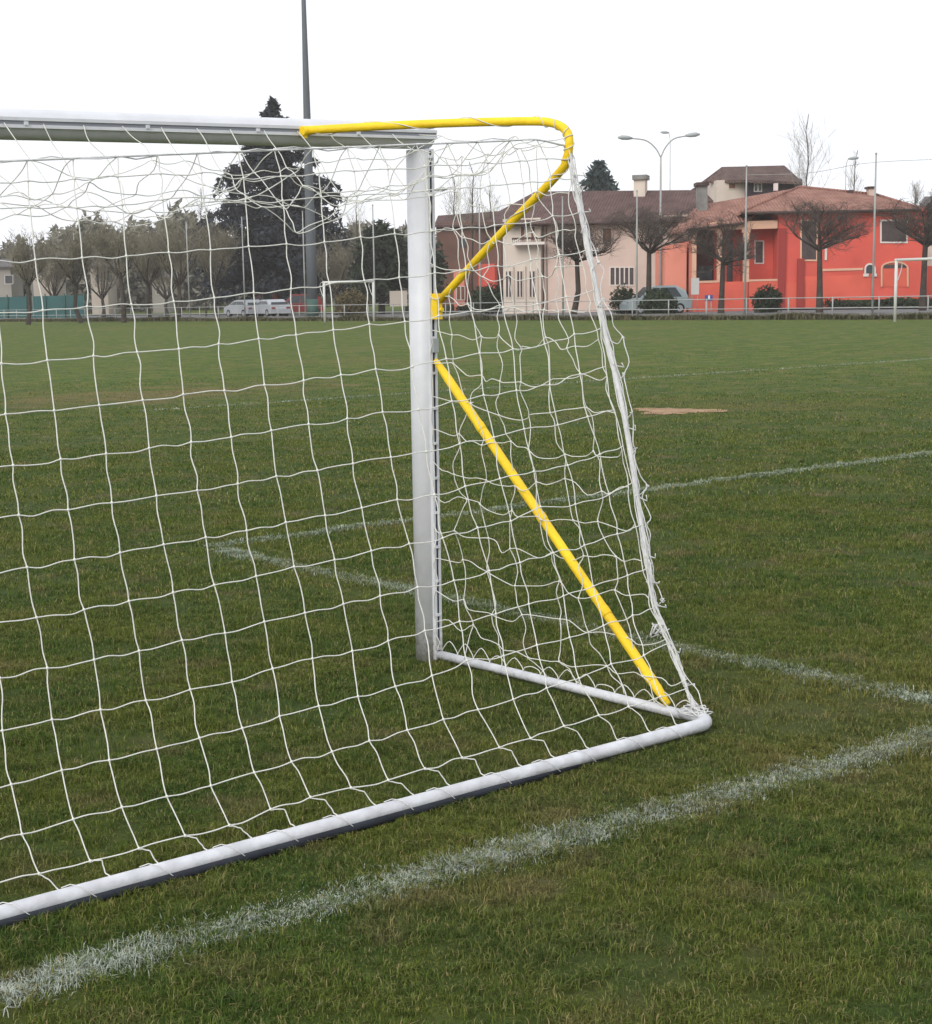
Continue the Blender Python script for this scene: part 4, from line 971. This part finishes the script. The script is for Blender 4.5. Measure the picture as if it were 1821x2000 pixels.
# pink and cream house ---------------------------------------------------------
B_ = Fac(975, 112, 1350, 108, 'pink_house', 'long pink and cream house with old brown tiled roof in the middle')
B_.part('wall', M_PINK, [(1062, 430, 1340, 999, 0, 9)]); B_.part('cream_wall', M_CREAM, [(982, 428, 1060, 999, -.6, 8)])
g_ = [B_.P(*t) for t in [(994, 437, -1.4), (1352, 430, -.7), (1364, 371, 5), (1046, 374, 5)]]
b = MB(); b.prism(g_, (0, 0, -.18)); bl = (g_[0][0]-.4, 10*B_.sg, g_[0][2]); br_ = (g_[1][0], 10*B_.sg, g_[1][2]); b.prism([bl, g_[0], g_[3]], (0, 0, -.18)); b.prism([br_, bl, g_[3], g_[2]], (0, 0, -.18)); b.prism([g_[1], br_, g_[2]], (0, 0, -.18)); rf = b.build('roof', M_RMAR, B_.root)
gl = [B_.P(*t) for t in [(955, 432, 0), (994, 437, -1.4), (1046, 374, 5), (972, 414, 5)]]; b = MB(); b.prism(gl, (0, 0, -.18)); b.build('side_roof', M_RMAR, B_.root)
b = MB(); b.tube([B_.P(994, 439, -1.46), B_.P(1352, 432, -.76)], .08, 8); b.build('gutter', M_GUT, rf)
ch = B_.part('chimney', M_CREAM, [(1238, 350, 1260, 385, 3.8, 5.0)], rf); B_.part('chimney_cap', M_CONC, [(1235, 342, 1263, 349.7, 3.6, 5.2)], ch)
for x in (1018, 1038): B_.window(x, 443, x+7, 470, -.6, M_WTRIM, M_BSH, 1.3)
for x in (1090, 1140, 1178): B_.window(x, 446, x+16, 474, 0, M_WTRIM, M_BSH, 2)
bal = B_.part('balcony', M_WTRIM, [(1000, 474, 1064, 477, -1.5, -.6)]); 
B_.part('baluster', M_GUT, [(1001+k*4, 466, 1001.8+k*4, 474, -1.48, -1.44) for k in range(16)]+[(1000, 464.5, 1064, 466, -1.5, -1.42)], bal)['kind'] = 'stuff'
for x in (989, 1011, 1035): B_.window(x, 530, x+10, 580, -.6, M_CREAM, M_SHUT, 1.6, bars=1)
for x in (1003, 1026, 1049): B_.part('pilaster', M_WTRIM, [(x, 520, x+4.5, 999, -.75, -.6)])
B_.part('downpipe', M_GUT, [(1068, 440, 1071, 999, -.1, -.02)])
B_.window(1193, 523, 1238, 556, 0, M_WTRIM, M_SHUT, 2, bars=4); B_.window(1284, 520, 1297, 562, 0, M_WTRIM, M_WIN, 2, bars=1)

# brown-roofed house by the goalpost ------------------------------------------
L_ = Fac(852, 128, 985, 126, 'maroon_house', 'low dark maroon house with brown roof right of the near goalpost')
M_MAR = wall_mat('maroon_wall', (.17, .095, .075), .25, .3)
L_.part('wall', M_MAR, [(852, 436, 985, 999, 0, 7)])
g_ = [L_.P(*t) for t in [(848, 440, -.6), (990, 438, -.6), (978, 412, 4), (856, 421, 4)]]; b = MB(); b.prism(g_, (0, 0, -.16)); b.prism([(g_[1][0], 8*L_.sg, g_[1][2]), (g_[0][0], 8*L_.sg, g_[0][2]), g_[3], g_[2]], (0, 0, -.16)); b.prism([g_[1], (g_[1][0], 8*L_.sg, g_[1][2]), g_[2]], (0, 0, -.16)); b.build('roof', M_RMAR, L_.root)
L_.part('garage_wall', M_RED, [(934, 516, 972, 999, -.9, -.1)]); L_.part('salmon_wall', M_SAL, [(886, 528, 914, 999, -.9, -.1)])
L_.window(893, 560, 908, 585, -.9, M_WTRIM, M_BSH, 1.4, bars=1)
for x in (900, 950): L_.window(x, 466, x+10, 482, 0, M_SHUT, M_WIN, 1.4)

# grey-roofed house at the right edge ------------------------------------------
G_ = Fac(1796, 110, 2100, 106, 'grey_roofed_house', 'house with grey roof and white lower wall cut off by the right edge')
G_.part('wall', M_CREAM, [(1796, 412, 2090, 999, 0, 8)]); G_.part('dark_wall', M_DARKW, [(1797, 414, 2089, 470, -.05, -.002)])
g_ = [G_.P(*t) for t in [(1790, 412, -.6), (2100, 405, -.6), (2060, 372, 4.5), (1806, 384, 4.5)]]; b = MB(); b.prism(g_, (0, 0, -.16)); b.prism([(g_[0][0], 9*G_.sg, g_[0][2]), g_[0], g_[3]], (0, 0, -.16)); b.prism([(g_[1][0], 9*G_.sg, g_[1][2]), (g_[0][0], 9*G_.sg, g_[0][2]), g_[3], g_[2]], (0, 0, -.16)); b.build('roof', M_RGR, G_.root)
G_.window(1830, 500, 1850, 540, 0); G_.window(1900, 500, 1920, 540, 0); G_.part('garden_wall', M_RED, [(1797, 520, 1822, 999, -.6, -.4)])
# pale houses far left behind the trees
M_PALE = wall_mat('pale_render', (.30, .28, .25)); M_PALE2 = wall_mat('faded_cream_render', (.40, .35, .30)); 
for i, (a, c, y, d, lab, mm) in enumerate([(62, 132, 505, 182, 'pale cream house front glimpsed behind the far left bare trees', M_PALE2), (176, 232, 518, 176, 'white house front glimpsed behind the trees, second from the left', M_PALE2), (-60, 48, 520, 188, 'low grey-green building at the far left edge behind the green fence', M_PALE), (296, 344, 540, 180, 'small grey house front low behind the trees, left of the conifer', M_PALE)]):
    F_ = Fac(a, d, c, d, 'pale_house', lab, 'pale houses behind the left trees'); F_.part('wall', mm, [(a, y, c, 999, 0, 7)])
    g_ = [F_.P(a-4, y, -.5), F_.P(c+4, y, -.5), F_.P(c+2, y-14, 3.5), F_.P(a-2, y-14, 3.5)]; b = MB(); b.prism(g_, (0, 0, -.15)); b.prism([(g_[1][0], 7.5*F_.sg, g_[1][2]), (g_[0][0], 7.5*F_.sg, g_[0][2]), g_[3], g_[2]], (0, 0, -.15)); b.build('roof', M_RGR, F_.root)
    for k in range(2): x = a+(c-a)*(.2+.45*k); F_.window(x, y+18, x+(c-a)*.14, y+34, 0, M_WTRIM, M_WIN, 1)

# green court fence, signs -----------------------------------------------------
M_GRN = mat('green_mesh', (.03, .10, .10), .8, .15, .6); M_GRNP = mat('green_post', (.03, .09, .08), .6)
GP0, GP1 = gnd(-200, 152), gnd(165, 146); fr = thing('green_fence', 'teal green screened fence at the far left beyond the road', 'fence', GP0)
v = GP1-GP0; nn = nrm(np.array([-v[1], v[0], 0]))
s = FPX/150
b = MB(); b.prism([(0, 0, .1), v+np.array((0, 0, .1)), v+np.array((0, 0, 2.1)), (0, 0, 2.1)], nn*.05); b.build('screen', M_GRN, fr)
for k in range(11): q = v*k/10-nn*.08; b = MB(); b.tube([q, q+np.array((0, 0, 2.3))], .06, 6); b.build('post', M_GRNP, fr)
M_SIGN = mat('white_board', (.68, .66, .62), .6, .05, 1); M_BLUE = mat('blue_sign', (.05, .07, .24), .5, .05, 1)
def sign(px, d, y0, y1, hw, label, m, name='board_sign', foot=True, cat='sign'):
    s = FPX/d; t = thing(name, label, cat, gnd(px, d), -YAW); z0 = (hor(px)-y1)/s+1.795; z1 = (hor(px)-y0)/s+1.795
    b = MB(); b.box((-hw/s, -.04, z0), (hw/s, .04, z1)); b.build('panel', m, t)
    for x in (-hw/s*.7, hw/s*.7): b = MB(); b.tube([(x, .07, 0), (x, .07, z1)], .03, 6); b.build('post', M_GALV, t)
    return t
sign(1358, 96, 543, 575, 7.5, 'white upright notice board before the red parapet of the red house', M_SIGN)
bs = sign(1385, 84, 576, 587, 7.5, 'small blue sign with a white mark on a thin post by the railing', M_BLUE)
b = MB(); b.box((-.05, -.05, bs.children[0].bound_box[0][2]+.08), (.05, -.042, bs.children[0].bound_box[0][2]+.27)); b.build('emblem', M_SIGN, bs)
sign(778, 110, 568, 598, 17, 'white panel beyond the railing, between the small far goal and the near goalpost', M_PALE2, 'white_panel', cat='panel')

# ---------------- thin grey air between here and the far trees
HAZE = 0.00045
hz = bpy.data.materials.new('haze'); hz.use_nodes = True; n = hz.node_tree; n.nodes.clear()
pv = n.nodes.new('ShaderNodeVolumePrincipled'); pv.inputs['Color'].default_value = (1, .985, .94, 1); pv.inputs['Density'].default_value = HAZE
o_ = n.nodes.new('ShaderNodeOutputMaterial'); n.links.new(pv.outputs[0], o_.inputs['Volume'])
b = MB(); b.box((-305, -305, -1), (345, 345, 45)); tag(b.build('haze', hz), 'thin pale haze over the whole place', 'haze', kind='stuff')
